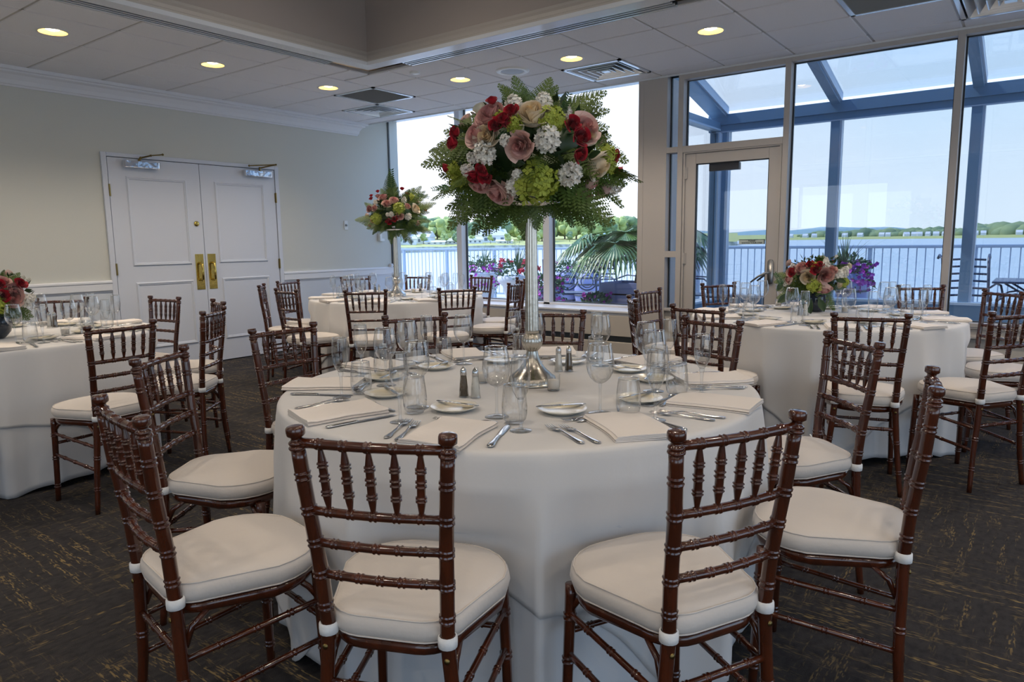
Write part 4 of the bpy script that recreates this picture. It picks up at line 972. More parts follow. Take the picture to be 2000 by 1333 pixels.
# (x, y of the finials' midpoint, bearing of the finial line in degrees, table, label)
CHAIRS = [
 (-1.034, 0.905, 23.8, T1, 'reddish mahogany ballroom chair, back to the camera, left one of the two front chairs'),
 (-0.465, 1.384, 63, T1, 'reddish mahogany ballroom chair, back turned to the camera, right one of the two front chairs'),
 (-1.689, 0.727, -9, T1, 'mahogany ballroom chair seen almost edge-on at the eight o\'clock side of the centre table'),
 (-0.204, 2.116, -82.3, T1, 'mahogany ballroom chair seen edge-on at the four o\'clock side of the centre table'),
 (-2.442, 1.205, 125.1, T1, 'dark ballroom chair turned sideways behind the edge-on eight o\'clock chair'),
 (-2.749, 1.926, 89.2, T1, 'dark ballroom chair at the ten o\'clock side of the centre table, cushion half hidden'),
 (-2.585, 2.607, 62.7, T1, 'dark ballroom chair across the centre table, just behind the wine glasses beside the far table'),
 (-2.088, 3.149, 29.3, T1, 'dark ballroom chair across the centre table, right behind the tall vase stem'),
 (-1.219, 3.178, -18.8, T1, 'dark ballroom chair across the centre table, before the glass-door table, cushion showing past the cloth'),
 (-0.543, 2.823, -46.6, T1, 'mahogany ballroom chair with a loose white cushion tie sticking out beside its post'),
 (-1.524, 3.741, -11.7, T2, 'dark ballroom chair directly behind another chair, at the near side of the glass-door table'),
 (-2.179, 5.808, 57, T2, 'dark ballroom chair standing in front of the glass door'),
 (-0.73, 6.15, 30, T2, 'dark ballroom chair beyond the glass-door table, before the big pane'),
 (-0.648, 3.751, 15.5, T2, 'dark ballroom chair, back square to the camera, at the front of the glass-door table'),
 (-0.199, 5.768, -47.9, T2, 'dark ballroom chair by the window sill at the far right of the glass-door table'),
 (-2.117, 4.119, -55.2, T2, 'dark ballroom chair seen edge-on below the window column, in front of another chair'),
 (-2.371, 4.872, 83.7, T2, 'dark ballroom chair seen from its back below the window column'),
 (-5.829, 3.867, 138.6, T3, 'dark narrow-looking ballroom chair nearest the double doors, at the window-corner table'),
 (-6.233, 4.45, 104.8, T3, 'dark ballroom chair against the panelled wall at the window-corner table'),
 (-5.026, 3.561, -5.8, T3, 'dark ballroom chair with full cushion showing, at the near end of the window-corner table'),
 (-4.312, 3.797, 41.3, T3, 'dark ballroom chair, back to the camera, before the window-corner table, beside a fully visible cushion'),
 (-6.158, 5.287, 66.9, T3, 'dark ballroom chair behind the window-corner table, against the chair rail'),
 (-4.993, 6.092, -5.7, T3, 'dark ballroom chair beyond the window-corner table, in front of the window mullion'),
 (-3.844, 4.372, 65.2, T3, 'dark ballroom chair, back to the camera, below the magenta petunias'),
 (-3.859, 5.198, 105.5, T3, 'dark ballroom chair seen edge-on before the urn of crimson geraniums'),
 (-4.22, 5.78, 140, T3, 'dark ballroom chair mostly hidden by the tall vase stem, before the geranium urn'),
 (-5.742, 5.85, 10.2, T3, 'dark ballroom chair beyond the window-corner table, before the magenta petunias'),
 (-3.554, 1.578, 95.4, T4, 'dark ballroom chair at the double-door table, its white seat and all legs in view'),
 (-5.144, 2.603, 8.4, T4, 'dark ballroom chair facing the camera squarely before the double doors'),
 (-3.85, 2.23, 129.4, T4, 'dark ballroom chair in three-quarter view standing away from the double-door table'),
 (-4.431, 2.604, -19.1, T4, 'dark ballroom chair half hidden behind another chair, before the double doors'),
]
def chair_at(x, y, ang, T, label, grp):
    o = chair0 if chair_at.first else copy_tree(chair0); chair_at.first = False
    a = math.radians(ang); f = Vector((-math.sin(a), math.cos(a)))
    if f.x * (T.x - x) + f.y * (T.y - y) < 0: a += PI
    # mesh tops at y=0 at the finials, so the finial midpoint is the origin
    o.location = (x, y, 0); o.rotation_euler = (0, 0, a); SEATED.append((x, y, a)); tag(o, label, 'chair', grp); return o
chair_at.first = True; SEATED = []
TN = {id(T1): CT, id(T2): CG, id(T3): CC, id(T4): CD}
CH_BY = []
for c in CHAIRS: CH_BY.append(chair_at(*c, 'ballroom chairs around the ' + TN[id(c[3])]))
def polar_chair(T, deg, dist, label):
    a = math.radians(deg); chair_at(T.x + dist * math.cos(a), T.y + dist * math.sin(a), deg + 90, T, label, 'ballroom chairs around the ' + TN[id(T)])
chair_at(-.084, 4.221, 54.7, T2, 'dark ballroom chair with white cushion, cut by the picture edge beside the glass-door table', 'ballroom chairs around the ' + CG)
polar_chair(T2, 2, 1.27, 'dark ballroom chair mostly outside the picture, only its white cushion showing between two chairs')
polar_chair(T4, -38, 1.24, 'dark ballroom chair cut by the picture edge, only legs and cushion corner in view')
chair_at(-5.775, 2.16, 53.8, T4, 'dark ballroom chair behind the wine glasses of the double-door table, below the chair rail', 'ballroom chairs around the ' + CD)

# the one long loose cushion tie
loose = CH_BY[9]
MB().add([(.13, .045, .452), (.235, .012, .462), (.235, .012, .480), (.13, .045, .472), (.13, .050, .452), (.235, .017, .462), (.235, .017, .480), (.13, .050, .472)],
         [(0, 1, 2, 3), (7, 6, 5, 4), (0, 4, 5, 1), (3, 2, 6, 7), (0, 3, 7, 4), (1, 5, 6, 2)]).build('loose_tie', 'white_tie', loose)

# ================================================================== TABLES AND CLOTHS
def chair_limits(T, n_):
    """how far out the cloth may hang at each bearing before it meets a chair pushed under it"""
    lim = [9.0] * n_
    for (cx, cy, ca) in SEATED:
        if math.hypot(cx - T.x, cy - T.y) > 1.9: continue
        c_, s_ = math.cos(ca), math.sin(ca); best = {}
        pts = [(x, y) for x, y in seat_outline(-.012)] + [(sx_ * .178, .40) for sx_ in (-1, 1)]
        P = [(cx + c_ * x - s_ * y - T.x, cy + s_ * x + c_ * y - T.y) for x, y in pts]
        for i in range(len(P)):
            for t in (0, .25, .5, .75):
                a = P[i]; b = P[(i + 1) % len(P)]; x, y = a[0] + (b[0] - a[0]) * t, a[1] + (b[1] - a[1]) * t; r = math.hypot(x, y)
                k = int(round(math.atan2(y, x) / (2 * PI) * n_)) % n_
                for dk in range(-14, 15):
                    e = abs(dk) * 2 * PI / n_ * r; q = r - .036 + 9 * max(0, e - .018) ** 2
                    kk = (k + dk) % n_; lim[kk] = min(lim[kk], q)
    return lim
def cloth(T, top_z, Rt, drop_fn, seed, name, mname, extra, amp, rings=26, ntheta=360):
    rr = random.Random(seed); ph = [rr.uniform(0, 2 * PI) for _ in range(8)]
    def ridge(x): return 1 - 1.9 * abs(math.sin(x / 2)) ** .8
    def fold(th):
        w1 = .55 * math.sin(3 * th + ph[0]) + .35 * math.sin(5 * th + ph[1]); w2 = .6 * math.sin(4 * th + ph[2])
        m_ = .62 + .38 * math.sin(2 * th + ph[6]); return m_ * (.50 * ridge(19 * th + w1 * 2.4 + ph[3]) + .38 * ridge(12 * th + w2 * 2 + ph[4]) + .16 * math.sin(31 * th + ph[5])) + .18
    vs = []; fs = []; rad_in = [0.0001, .3, .6, Rt - .12, Rt - .03, Rt - .012]
    prof = [(r, 0.0) for r in rad_in]
    folds = [fold(2 * PI * k / ntheta) for k in range(ntheta)]; limit = chair_limits(T, ntheta)
    vs = []; rows = 0
    for r, d in prof:
        for k in range(ntheta): th = 2 * PI * k / ntheta; vs.append((r * math.cos(th), r * math.sin(th), top_z))
        rows += 1
    for a in (.25, .6, 1.0):   # the rounded edge
        for k in range(ntheta):
            th = 2 * PI * k / ntheta; r = Rt - .012 + (.012 + extra) * math.sin(a * PI / 2); vs.append((r * math.cos(th), r * math.sin(th), top_z - .012 * (1 - math.cos(a * PI / 2))))
        rows += 1
    for i in range(1, rings + 1):
        q = i / rings
        for k in range(ntheta):
            th = 2 * PI * k / ntheta; D = max(.02, drop_fn(th)); d = .012 + D * q; f_ = folds[k]
            g_ = min(1.1, (d / .5) ** .8); r = Rt + extra + amp * g_ * f_ + .030 * g_; lk = limit[k] + extra * .8; push = min(1, max(0, (d - .10) / .15)); r = r - push * max(0, r - lk)
            th2 = th + .008 * g_ * math.sin(9 * th + ph[2]); vs.append((r * math.cos(th2), r * math.sin(th2), max(.004, top_z - d)))
        rows += 1
    for i in range(rows - 1):
        for k in range(ntheta): k2 = (k + 1) % ntheta; fs.append((i * ntheta + k, i * ntheta + k2, (i + 1) * ntheta + k2, (i + 1) * ntheta + k))
    b = MB(); b.add(vs, fs); o = b.build(name, mname, None, True); o.location = (T.x, T.y, 0)
    s_ = o.modifiers.new('cloth_thickness', 'SOLIDIFY'); s_.thickness = .0022; s_.offset = 0
    return o
def table(T, seed, sq_deg, nm, L1_, L2_, L3_, half=1.21):
    r = empty('round_table', (T.x, T.y, 0)); tag(r, L1_, 'table', 'round banquet tables')
    MB().lathe([(.0001, .725), (TR - .03, .725), (TR - .02, .73), (TR - .02, .75), (TR - .03, .752), (.0001, .752)], 48).build('table_top', 'panel_beige', r, True)
    for sx_ in (-1, 1):
        for sy_ in (-1, 1): MB().tube([(sx_ * .42, sy_ * .30, .0), (sx_ * .42, sy_ * .30, .725)], .014, 8).build('leg', 'black_plastic', r, True)
    u = cloth(T, .7555, TR, lambda th: .712 + .022 * math.sin(7 * th + seed) + .012 * math.sin(13 * th), seed, 'under_cloth', 'linen_under', 0.0, .056); tag(u, L3_, 'tablecloth', 'floor-length under cloths')
    a0 = math.radians(sq_deg)
    def dr(th):
        c, s_ = abs(math.cos(th - a0)), abs(math.sin(th - a0)); m_ = max(c, s_); k = 9.0
        Lh = half / ((c ** k + s_ ** k) ** (1 / k)); return min(.742, max(.26, Lh - TR)) + .012 * math.sin(11 * th + seed)
    o = cloth(T, .7605, TR, dr, seed, 'tablecloth', 'linen', .006, .056); tag(o, L2_, 'tablecloth', 'white overlay tablecloths')
table(T1, 11, -64, CT, 'round banquet table under the white cloths in the middle, carrying the tall bouquet', 'white linen overlay draped over the centre table, hem corner hanging between the front chairs', 'white floor-length cloth under the overlay of the centre table')
table(T2, 23, 62, CG, 'round banquet table under white cloths in front of the glass door', 'white linen overlay on the glass-door table, hem visible behind the centre table chairs', 'white floor-length cloth under the overlay of the glass-door table')
table(T3, 37, 20, CC, 'round banquet table under white cloths in the corner by the window', 'white linen overlay on the window-corner table under the smaller tall bouquet', 'white floor-length cloth under the overlay of the window-corner table')
table(T4, 41, 75, CD, 'round banquet table under white cloths beside the double doors, cut by the picture edge', 'white linen overlay on the double-door table, curved hem at the picture edge', 'white floor-length cloth under the overlay of the double-door table')

# ================================================================== TABLEWARE PROTOTYPES
TOP = .7620
def wine_glass():
    r = empty('wine_glass')
    outer = [(.0060, .092), (.018, .098), (.030, .110), (.038, .126), (.0415, .145), (.0405, .168), (.0365, .192), (.0325, .212)]
    MB().lathe([(a, b) for a, b in outer], 36).build('bowl', 'bowl_glass', r, True)
    MB().lathe([(.0314, .2108), (.0332, .2108), (.0332, .2130), (.0314, .2130), (.0314, .2108)], 36).build('rim', 'rim_glass', r, True)
    MB().lathe([(.0060, .094), (.0050, .088), (.0042, .070), (.0040, .035), (.0048, .014), (.0085, .007)], 12).build('stem', 'stem_glass', r, True)
    MB().lathe([(.0001, .0075), (.0085, .007), (.020, .0045), (.034, .0022), (.0365, .0010), (.036, 0), (.0001, 0)], 36).build('foot', 'stem_glass', r, True)
    return r
def flute():
    r = empty('champagne_flute')
    MB().lathe([(.0055, .088), (.012, .094), (.0205, .110), (.0260, .130), (.0275, .150), (.0265, .175), (.0235, .205)], 30).build('bowl', 'bowl_glass', r, True)
    MB().lathe([(.0226, .2040), (.0241, .2040), (.0241, .2058), (.0226, .2058), (.0226, .2040)], 30).build('rim', 'rim_glass', r, True)
    MB().lathe([(.0001, .094), (.0090, .092), (.0085, .082), (.0055, .070), (.0045, .050), (.0042, .028), (.0050, .012), (.0080, .007)], 12).build('stem', 'stem_glass', r, True)
    MB().lathe([(.0001, .0070), (.0080, .0068), (.018, .0042), (.0290, .0020), (.0310, .0010), (.0305, 0), (.0001, 0)], 30).build('foot', 'stem_glass', r, True)
    return r
def tumbler():
    r = empty('stemless_tumbler')
    MB().lathe([(.0255, .0045), (.0330, .012), (.0365, .028), (.0370, .050), (.0345, .080), (.0305, .112)], 34).build('bowl', 'bowl_glass', r, True)
    MB().lathe([(.0296, .1110), (.0312, .1110), (.0312, .1130), (.0296, .1130), (.0296, .1110)], 34).build('rim', 'rim_glass', r, True)
    MB().lathe([(.0001, 0), (.023, 0), (.0262, .002), (.0262, .0045), (.0001, .0055)], 30).build('base', 'stem_glass', r, True)
    return r
def bread_plate():
    r = empty('bread_plate')
    MB().lathe([(.0001, .002), (.040, .002), (.044, 0), (.048, .002), (.062, .0085), (.0735, .0135), (.0755, .0145), (.0760, .0160), (.0735, .0158), (.066, .0135), (.060, .0118)], 40).build('rim', 'china', r, True)
    MB().lathe([(.0001, .0062), (.040, .0066), (.050, .0085), (.060, .0118)], 40).build('well', 'china_well', r, True)
    return r
def strip(mb, sec):
    """loft of flat elliptical sections: (x, half width, z centre, half thickness)"""
    vs = []; n = 8
    for x, w_, z, t_ in sec:
        for k in range(n): a = 2 * PI * k / n + PI / 8; vs.append((x, w_ * math.cos(a) * 1.05, z + t_ * math.sin(a) * 1.05))
    fs = [(i * n + k, i * n + (k + 1) % n, (i + 1) * n + (k + 1) % n, (i + 1) * n + k) for i in range(len(sec) - 1) for k in range(n)]
    fs += [tuple(reversed(range(n))), tuple((len(sec) - 1) * n + k for k in range(n))]
    return mb.add(vs, fs)
HAND = [(0, .0040, .0035, .0012), (.006, .0085, .0034, .0018), (.018, .0098, .0034, .0020), (.034, .0082, .0036, .0019), (.055, .0050, .0042, .0019), (.085, .0034, .0058, .0018), (.110, .0032, .0078, .0018), (.125, .0040, .0086, .0017)]
def fork(s_=1.0):
    r = empty('table_fork'); b = MB(); strip(b, HAND); b.build('handle', 'silver', r, True); b = MB()
    strip(b, [(.124, .0040, .0086, .0017), (.132, .0085, .0080, .0013), (.142, .0118, .0064, .0011), (.150, .0122, .0052, .0010), (.156, .0120, .0046, .0010)])
    for k in range(4):
        y = -.0100 + k * .00667; s0 = len(b.v); strip(b, [(.154, .0018, .0046, .0010), (.170, .0015, .0040, .0009), (.186, .0013, .0052, .0008), (.196, .0007, .0072, .0006)])
        for i in range(s0, len(b.v)): v = b.v[i]; b.v[i] = (v[0], v[1] + y, v[2])
    b.build('tines', 'silver', r, True); return r
def knife():
    r = empty('table_knife'); b = MB(); strip(b, [(0, .0050, .0045, .0020), (.008, .0098, .0045, .0036), (.025, .0100, .0045, .0038), (.045, .0078, .0045, .0034), (.075, .0062, .0045, .0032), (.094, .0070, .0045, .0036), (.100, .0055, .0045, .0030)]); b.build('handle', 'silver', r, True)
    b = MB(); strip(b, [(.098, .0055, .0040, .0018), (.112, .0085, .0035, .0010), (.150, .0098, .0032, .0009), (.190, .0105, .0032, .0008), (.212, .0088, .0032, .0007), (.226, .0030, .0032, .0005)]); b.build('blade', 'silver', r, True); return r
def spoon():
    r = empty('teaspoon'); b = MB(); strip(b, [(x * .86, w_ * .85, z, t_) for x, w_, z, t_ in HAND]); b.build('handle', 'silver', r, True)
    b = MB(); rows = []
    for i in range(7):
        u_ = i / 6; x = .106 + .046 * u_; w_ = .0155 * math.sin(PI * min(.97, max(.05, u_ * .92 + .06))) ** .75; rows.append([(x, w_ * (j - 3) / 3, .0075 - .0062 * (1 - ((j - 3) / 3) ** 2) * math.sin(PI * u_) + .0018 * u_) for j in range(7)])
    b.grid(rows); o = b.build('bowl', 'silver', r, True); m_ = o.modifiers.new('thick', 'SOLIDIFY'); m_.thickness = .0012; return r
def butter_knife():
    r = empty('butter_knife'); b = MB(); strip(b, [(0, .0035, 0, .0016), (.006, .0065, 0, .0026), (.022, .0066, 0, .0028), (.050, .0045, 0, .0025), (.078, .0050, 0, .0026)]); b.build('handle', 'silver', r, True)
    b = MB(); strip(b, [(.076, .0045, 0, .0016), (.086, .0075, 0, .0009), (.125, .0082, 0, .0008), (.150, .0070, 0, .0007), (.160, .0020, 0, .0005)]); b.build('blade', 'silver', r, True); return r
def napkin(seed=0):
    rr = random.Random(seed); r = empty('folded_napkin'); W2, L = .088, .128; t_ = .0032
    # cross-section: a cloth strip folded four times, running back and forth, open folds to one side
    path = []; z = .0022; side = 1; x0 = -W2
    for k in range(4):
        w_ = W2 - .004 * k * rr.uniform(.3, 1)
        xs = [(-w_ + 2 * w_ * i / 6) for i in range(7)]
        if k % 2: xs = xs[::-1]
        for i, x in enumerate(xs): path.append((x, z))
        if k < 3: e = xs[-1]; path.append((e + (.0035 if e > 0 else -.0035), z + t_ * .55)); z += t_ * 1.12
    h = t_ * .46; up = []; dn = []
    for i, (x, zz) in enumerate(path):
        a = path[max(0, i - 1)]; c = path[min(len(path) - 1, i + 1)]; dx, dz = c[0] - a[0], c[1] - a[1]; l = math.hypot(dx, dz) or 1
        nx, nz = -dz / l, dx / l; up.append((x + nx * h, zz + nz * h)); dn.append((x - nx * h, zz - nz * h))
    sec = up + dn[::-1]; n = len(sec); NL = 9; vs = []
    for j in range(NL + 1):
        y = -L + 2 * L * j / NL; wv = .0020 * math.sin(j * 1.3 + seed) + (.0035 if j in (0, NL) else 0) * rr.random(); skew = .006 * math.sin(j * .5 + seed)
        for (x, zz) in sec: vs.append((x + skew, y, zz + max(0, wv * (zz / .016) * (1 + .5 * math.cos(x * 30 + seed)))))
    fs = [(j * n + i, j * n + (i + 1) % n, (j + 1) * n + (i + 1) % n, (j + 1) * n + i) for j in range(NL) for i in range(n)] + [tuple(reversed(range(n))), tuple(NL * n + i for i in range(n))]
    b = MB(); b.add(vs, fs); b.build('cloth', 'napkin', r, 2); return r
def shaker(which):
    r = empty(which + '_shaker')
    MB().lathe([(.0170, 0), (.0180, .003), (.0165, .010), (.0135, .045), (.0105, .076), (.0105, .078)], 12).build('glass_body', 'bowl_glass', r)
    MB().lathe([(.0001, .004), (.0150, .005), (.0125, .045), (.0096, .074), (.0001, .075)], 16).build('contents', which, r, True)
    MB().lathe([(.0110, .076), (.0115, .079), (.0108, .083), (.0112, .086), (.0095, .094), (.0060, .100), (.0030, .102), (.0030, .104), (.0001, .106)], 20).build('cap', 'silver', r, True); return r
def votive():
    r = empty('votive_candle'); MB().lathe([(.020, .002), (.0225, .010), (.0245, .058)], 24).build('glass_cup', 'bowl_glass', r, True)
    MB().lathe([(.0001, 0), (.021, 0), (.0212, .006), (.0001, .0065)], 24).build('cup_base', 'stem_glass', r, True)
    MB().lathe([(.0001, .0068), (.0195, .0072), (.0205, .034), (.017, .038), (.0001, .042)], 20).tube([(0, 0, .041), (.001, 0, .048)], .0008, 5).build('wax', 'wax', r, True); return r
PROTO = {}
for nm, fn in (('wine', wine_glass), ('flute', flute), ('tumbler', tumbler), ('plate', bread_plate), ('fork', fork), ('knife', knife), ('spoon', spoon), ('butter', butter_knife), ('napkin', lambda: napkin(0)), ('napkin1', lambda: napkin(1)), ('napkin2', lambda: napkin(2)), ('salt', lambda: shaker('salt')), ('pepper', lambda: shaker('pepper')), ('votive', votive)):
    PROTO[nm] = fn(); freeze(PROTO[nm])
USED = set()
def put(nm, x, y, z, rz, label, cat, grp, rx=0.0, ry=0.0):
    if nm in USED: o = copy_tree(PROTO[nm])
    else: o = PROTO[nm]; USED.add(nm)
    o.location = (x, y, z); o.rotation_euler = (rx, ry, rz); tag(o, label, cat, grp); return o
HR = {'T1': ['four', 'three', 'two', 'twelve', 'eleven', 'ten', 'nine', 'eight', 'six', 'five']}
HR_ANY = ['three', 'two', 'one', 'twelve', 'eleven', 'nine', 'eight', 'seven', 'six', 'five']
def setting(T, th, place, tn, rr, lite=False, over=None):
    """one cover: bearing th (degrees) from the table centre"""
    over = over or {}
    def P(r_, dth): a = math.radians(th + dth); return T.x + r_ * math.cos(a), T.y + r_ * math.sin(a)
    def J(s_): return rr.uniform(-s_, s_)
    inward = math.radians(th) + PI; at = 'at the %s o\'clock place of the %s' % (place, tn)
    def go(nm, key, r_, dth, z, rz, label, cat, grp, **k):
        r_, dth = over.get(key, (r_ + J(.012), dth + J(1.4))); x, y = P(r_, dth)
        if not in_frame((x, y, z + .05), 25): return
        put(nm, x, y, z, rz, label + ' ' + at, cat, grp + ' on the ' + tn, **k)
    nk = ('napkin', 'napkin1', 'napkin2')[int(rr.random() * 3)]
    na = inward - PI / 2 + J(.22); go(nk, 'napkin', .715, 0, TOP, na, 'folded ivory napkin', 'napkin', 'folded napkins')
    go('wine', 'wine', .492, 7.5, TOP, J(3), 'empty wine glass with round bowl', 'wine glass', 'wine glasses')
    go('flute', 'flute', .64, 17.5, TOP, J(3), 'empty slender champagne flute', 'champagne flute', 'champagne flutes')
    go('tumbler', 'tumbler', .562, 13.5, TOP, J(3), 'empty stemless water tumbler', 'tumbler', 'stemless tumblers')
    pr_, pd_ = over.get('plate', (.485 + J(.015), -12.5 + J(2))); x, y = P(pr_, pd_)
    if in_frame((x, y, TOP), 25):
        put('plate', x, y, TOP, 0, 'small cream bread plate ' + at, 'bread plate', 'bread plates on the ' + tn)
        ka = inward - PI / 2 + J(.45); kx = x - .075 * math.cos(ka) + .018 * math.cos(inward); ky = y - .075 * math.sin(ka) + .018 * math.sin(inward)
        put('butter', kx, ky, TOP + .0195, ka, 'silver butter knife across the bread plate ' + at, 'butter knife', 'butter knives on the ' + tn)
    ca = inward + J(.12)
    def cut(nm, r_, dth, da, label, cat, z=0.0, L=.10):
        a = math.radians(th + dth); cx = T.x + r_ * math.cos(a); cy = T.y + r_ * math.sin(a); q = ca + da
        x, y = cx - L * math.cos(q), cy - L * math.sin(q)
        if in_frame((cx, cy, TOP), 20): put(nm, x, y, TOP + z, q, label + ' ' + at, cat, cat + 's on the ' + tn)
    cut('fork', .71, -10.2, J(.1), 'silver dinner fork nearest the napkin', 'fork')
    cut('fork', .70, -13.4, J(.1), 'outer silver salad fork', 'fork')
    cut('knife', .70, 11.2, J(.12), 'silver dinner knife beside the napkin', 'knife', L=.11)
    cut('spoon', .575, .5, -PI / 2 + J(.15), 'silver teaspoon above the napkin', 'spoon', L=.075)
    cut('fork', .557, -1.0, PI / 2 + J(.15), 'silver dessert fork above the napkin', 'fork')
rr = random.Random(3)
TH1 = [3, 39, 75, 111, 147, 183, 218, 254, 291, 330]
OV = {8: dict(napkin=(.715, 0), wine=(.489, 7.9), flute=(.643, 16), tumbler=(.556, 14.3), plate=(.441, -11.4)),
      9: dict(napkin=(.70, 2.5), wine=(.517, 5), flute=(.672, 12.6), tumbler=(.584, 10.6), plate=(.46, -6.6)),
      7: dict(napkin=(.70, 0), wine=(.473, 10), flute=(.635, 19.5), tumbler=(.528, 15.5), plate=(.484, -16.5)),
      0: dict(napkin=(.715, 4), wine=(.49, 16), flute=(.651, 14.7), tumbler=(.575, 11), plate=(.494, -4)),
      6: dict(napkin=(.715, -3), wine=(.485, -2), flute=(.631, 16.5), tumbler=(.562, 12), plate=(.529, -15)),
      1: dict(napkin=(.715, 0), plate=(.501, 1))}
for i, th in enumerate(TH1): setting(T1, th, HR['T1'][i], CT, rr, over=OV.get(i))
for T, n_, a0, tn in ((T2, 10, 4, CG), (T3, 10, 14, CC), (T4, 10, 20, CD)):
    for i in range(n_): setting(T, a0 + 36 * i, HR_ANY[i], tn, rr)
for T, tn, lst in ((T1, CT, [('pepper', (906, 776)), ('salt', (929, 778)), ('salt', (1091, 726)), ('pepper', (1111, 726)), ('votive', (942, 748)), ('votive', (1081, 763))]),
                   (T2, CG, [('salt', (1573, 617)), ('pepper', (1562, 617)), ('votive', (1650, 611)), ('votive', (1520, 600))]),
                   (T3, CC, [('pepper', (733, 575)), ('salt', (741, 575)), ('votive', (808, 572)), ('pepper', (821, 572))]),
                   (T4, CD, [('salt', (98, 640)), ('pepper', (108, 640)), ('votive', (128, 655))])):
    seen = {}
    for nm, px in lst:
        d = ray(*px); p = EYE + d * ((TOP - EYE.z) / d.z); seen[nm] = seen.get(nm, 0) + 1
        far_ = seen[nm] > 1
        cat = {'salt': 'salt shaker', 'pepper': 'pepper shaker', 'votive': 'candle'}[nm]
        base = {'salt': 'tapered glass salt shaker with silver cap', 'pepper': 'tapered glass pepper shaker with silver cap', 'votive': 'small white votive candle in a glass cup'}[nm]
        lab = base + (', the farther one, ' if far_ else ', ') + 'on the ' + tn
        if nm == 'votive': lab = base + (', right of the stand, ' if far_ else ', left of the stand, ') + tn
        put(nm, p.x, p.y, TOP, 0, lab, cat, cat + 's on the tables')
# ================================================================== BOUQUETS
fr = random.Random(8)
def frond_mesh(var, n_p=16, n_q=10, fine=True):
    b = MB(); R = random.Random(var); bend = (.10, .22, .34)[var % 3]
    def axis(t): return Vector((t, .03 * math.sin(3 * t + var), -bend * t * t))
    b.tube([axis(t / 8) for t in range(9)], [.008 * (1 - t / 9) + .002 for t in range(9)], 4, False)
    for i in range(n_p):
        t = .10 + .88 * i / (n_p - 1); p = axis(t); L = .40 * (1 - t) ** .75 * (.75 + .25 * min(1, t / .2)) + .012
        for s_ in (-1, 1):
            ang = math.radians(62 - 18 * t + R.uniform(-5, 5)); d = Vector((math.cos(ang), s_ * math.sin(ang), -.12 + R.uniform(-.08, .08))).normalized()
            nq = max(2, int(n_q * (L / .40) ** .6 + .5)); up = Vector((0, 0, 1))
            for q in range(nq):
                u_ = (q + .6) / nq; c = p + d * L * u_ + Vector((0, 0, -.12 * L * u_ * u_)); l = (.078 * (1 - u_ * .70) * (.45 + .55 * min(1, L / .3)) + .012)
                for s2 in (-1, 1):
                    a2 = s2 * math.radians(58); e = Vector((d.x * math.cos(a2) - d.y * math.sin(a2), d.x * math.sin(a2) + d.y * math.cos(a2), d.z - .15)).normalized(); w_ = e.cross(up).normalized() * l * .26
                    b.add([c, c + e * l * .5 + w_, c + e * l, c + e * l * .5 - w_], [(0, 1, 2, 3)])
            k3 = p + d * L * .5 + Vector((0, 0, -.03 * L)); b.add([p - Vector((.004, 0, 0)), k3 - Vector((.003, 0, 0)), p + d * L + Vector((0, 0, -.12 * L)), k3 + Vector((.003, 0, 0)), p + Vector((.004, 0, 0))], [(0, 1, 3, 4), (1, 2, 3)])
    return b
def rose_mesh(seed, n_=22, open_=.5):
    R = random.Random(seed); b = MB()
    for i in range(n_):
        f = i / (n_ - 1); a0 = i * 2.22 + R.uniform(-.2, .2); rt = .07 + .70 * f ** .95; zt = .58 - (.50 - .25 * (1 - open_)) * f ** 1.6; half = math.radians(64 - 18 * f) if f > .2 else math.radians(100); curl = .16 + open_ * f ** 3
        rows = []; spiral = .05 * (1 - f) + .03
        for vi in range(7):
            v = vi / 6; row = []
            for ui in range(9):
                u_ = (ui - 4) / 4; edge = 1 - .10 * abs(u_) ** 3
                a = a0 + u_ * half * (.55 + .45 * math.sin(PI * min(1, .15 + v * .6)))
                rad = rt * math.sin(min(1, v * 1.15 + .08) * PI / 2) ** .75 + spiral * u_ + curl * .34 * max(0, v - .62) * 2.6 * (1 + .35 * abs(u_)) + R.uniform(-.006, .006)
                z = -.62 + (zt + .62) * v * edge - curl * .55 * max(0, v - .7) ** 1.2 * (1 + .6 * abs(u_)) + .012 * math.sin(u_ * 6 + i * 2) * v
                row.append((rad * math.cos(a), rad * math.sin(a), z))
            rows.append(row)
        b.grid(rows)
    return b
def floret(b, c, n_, r, pet=4, cup=.25, seed=0):
    c = Vector(c); n_ = Vector(n_).normalized(); u_ = n_.orthogonal().normalized(); v_ = n_.cross(u_); a0 = fr.uniform(0, 6)
    for k in range(pet):
        a = a0 + 2 * PI * k / pet; d = u_ * math.cos(a) + v_ * math.sin(a); s_ = n_.cross(d); 
        b.add([c, c + d * r * .55 + s_ * r * .42 + n_ * r * cup * .5, c + d * r + n_ * r * cup, c + d * r * .55 - s_ * r * .42 + n_ * r * cup * .5], [(0, 1, 2, 3)])
def hydrangea_mesh():
    b = MB(); b.ball((0, 0, 0), .62, 10, 7)
    for i in range(88):
        z = 1 - 2 * (i + .5) / 88; a = i * 2.39996; q = math.sqrt(max(0, 1 - z * z)); n_ = Vector((q * math.cos(a), q * math.sin(a), z))
        if z > -.7: floret(b, n_ * fr.uniform(.70, .96), n_ + Vector((fr.uniform(-.6, .6), fr.uniform(-.6, .6), fr.uniform(-.4, .4))), fr.uniform(.22, .30), 4, fr.uniform(.0, .5))
    return b
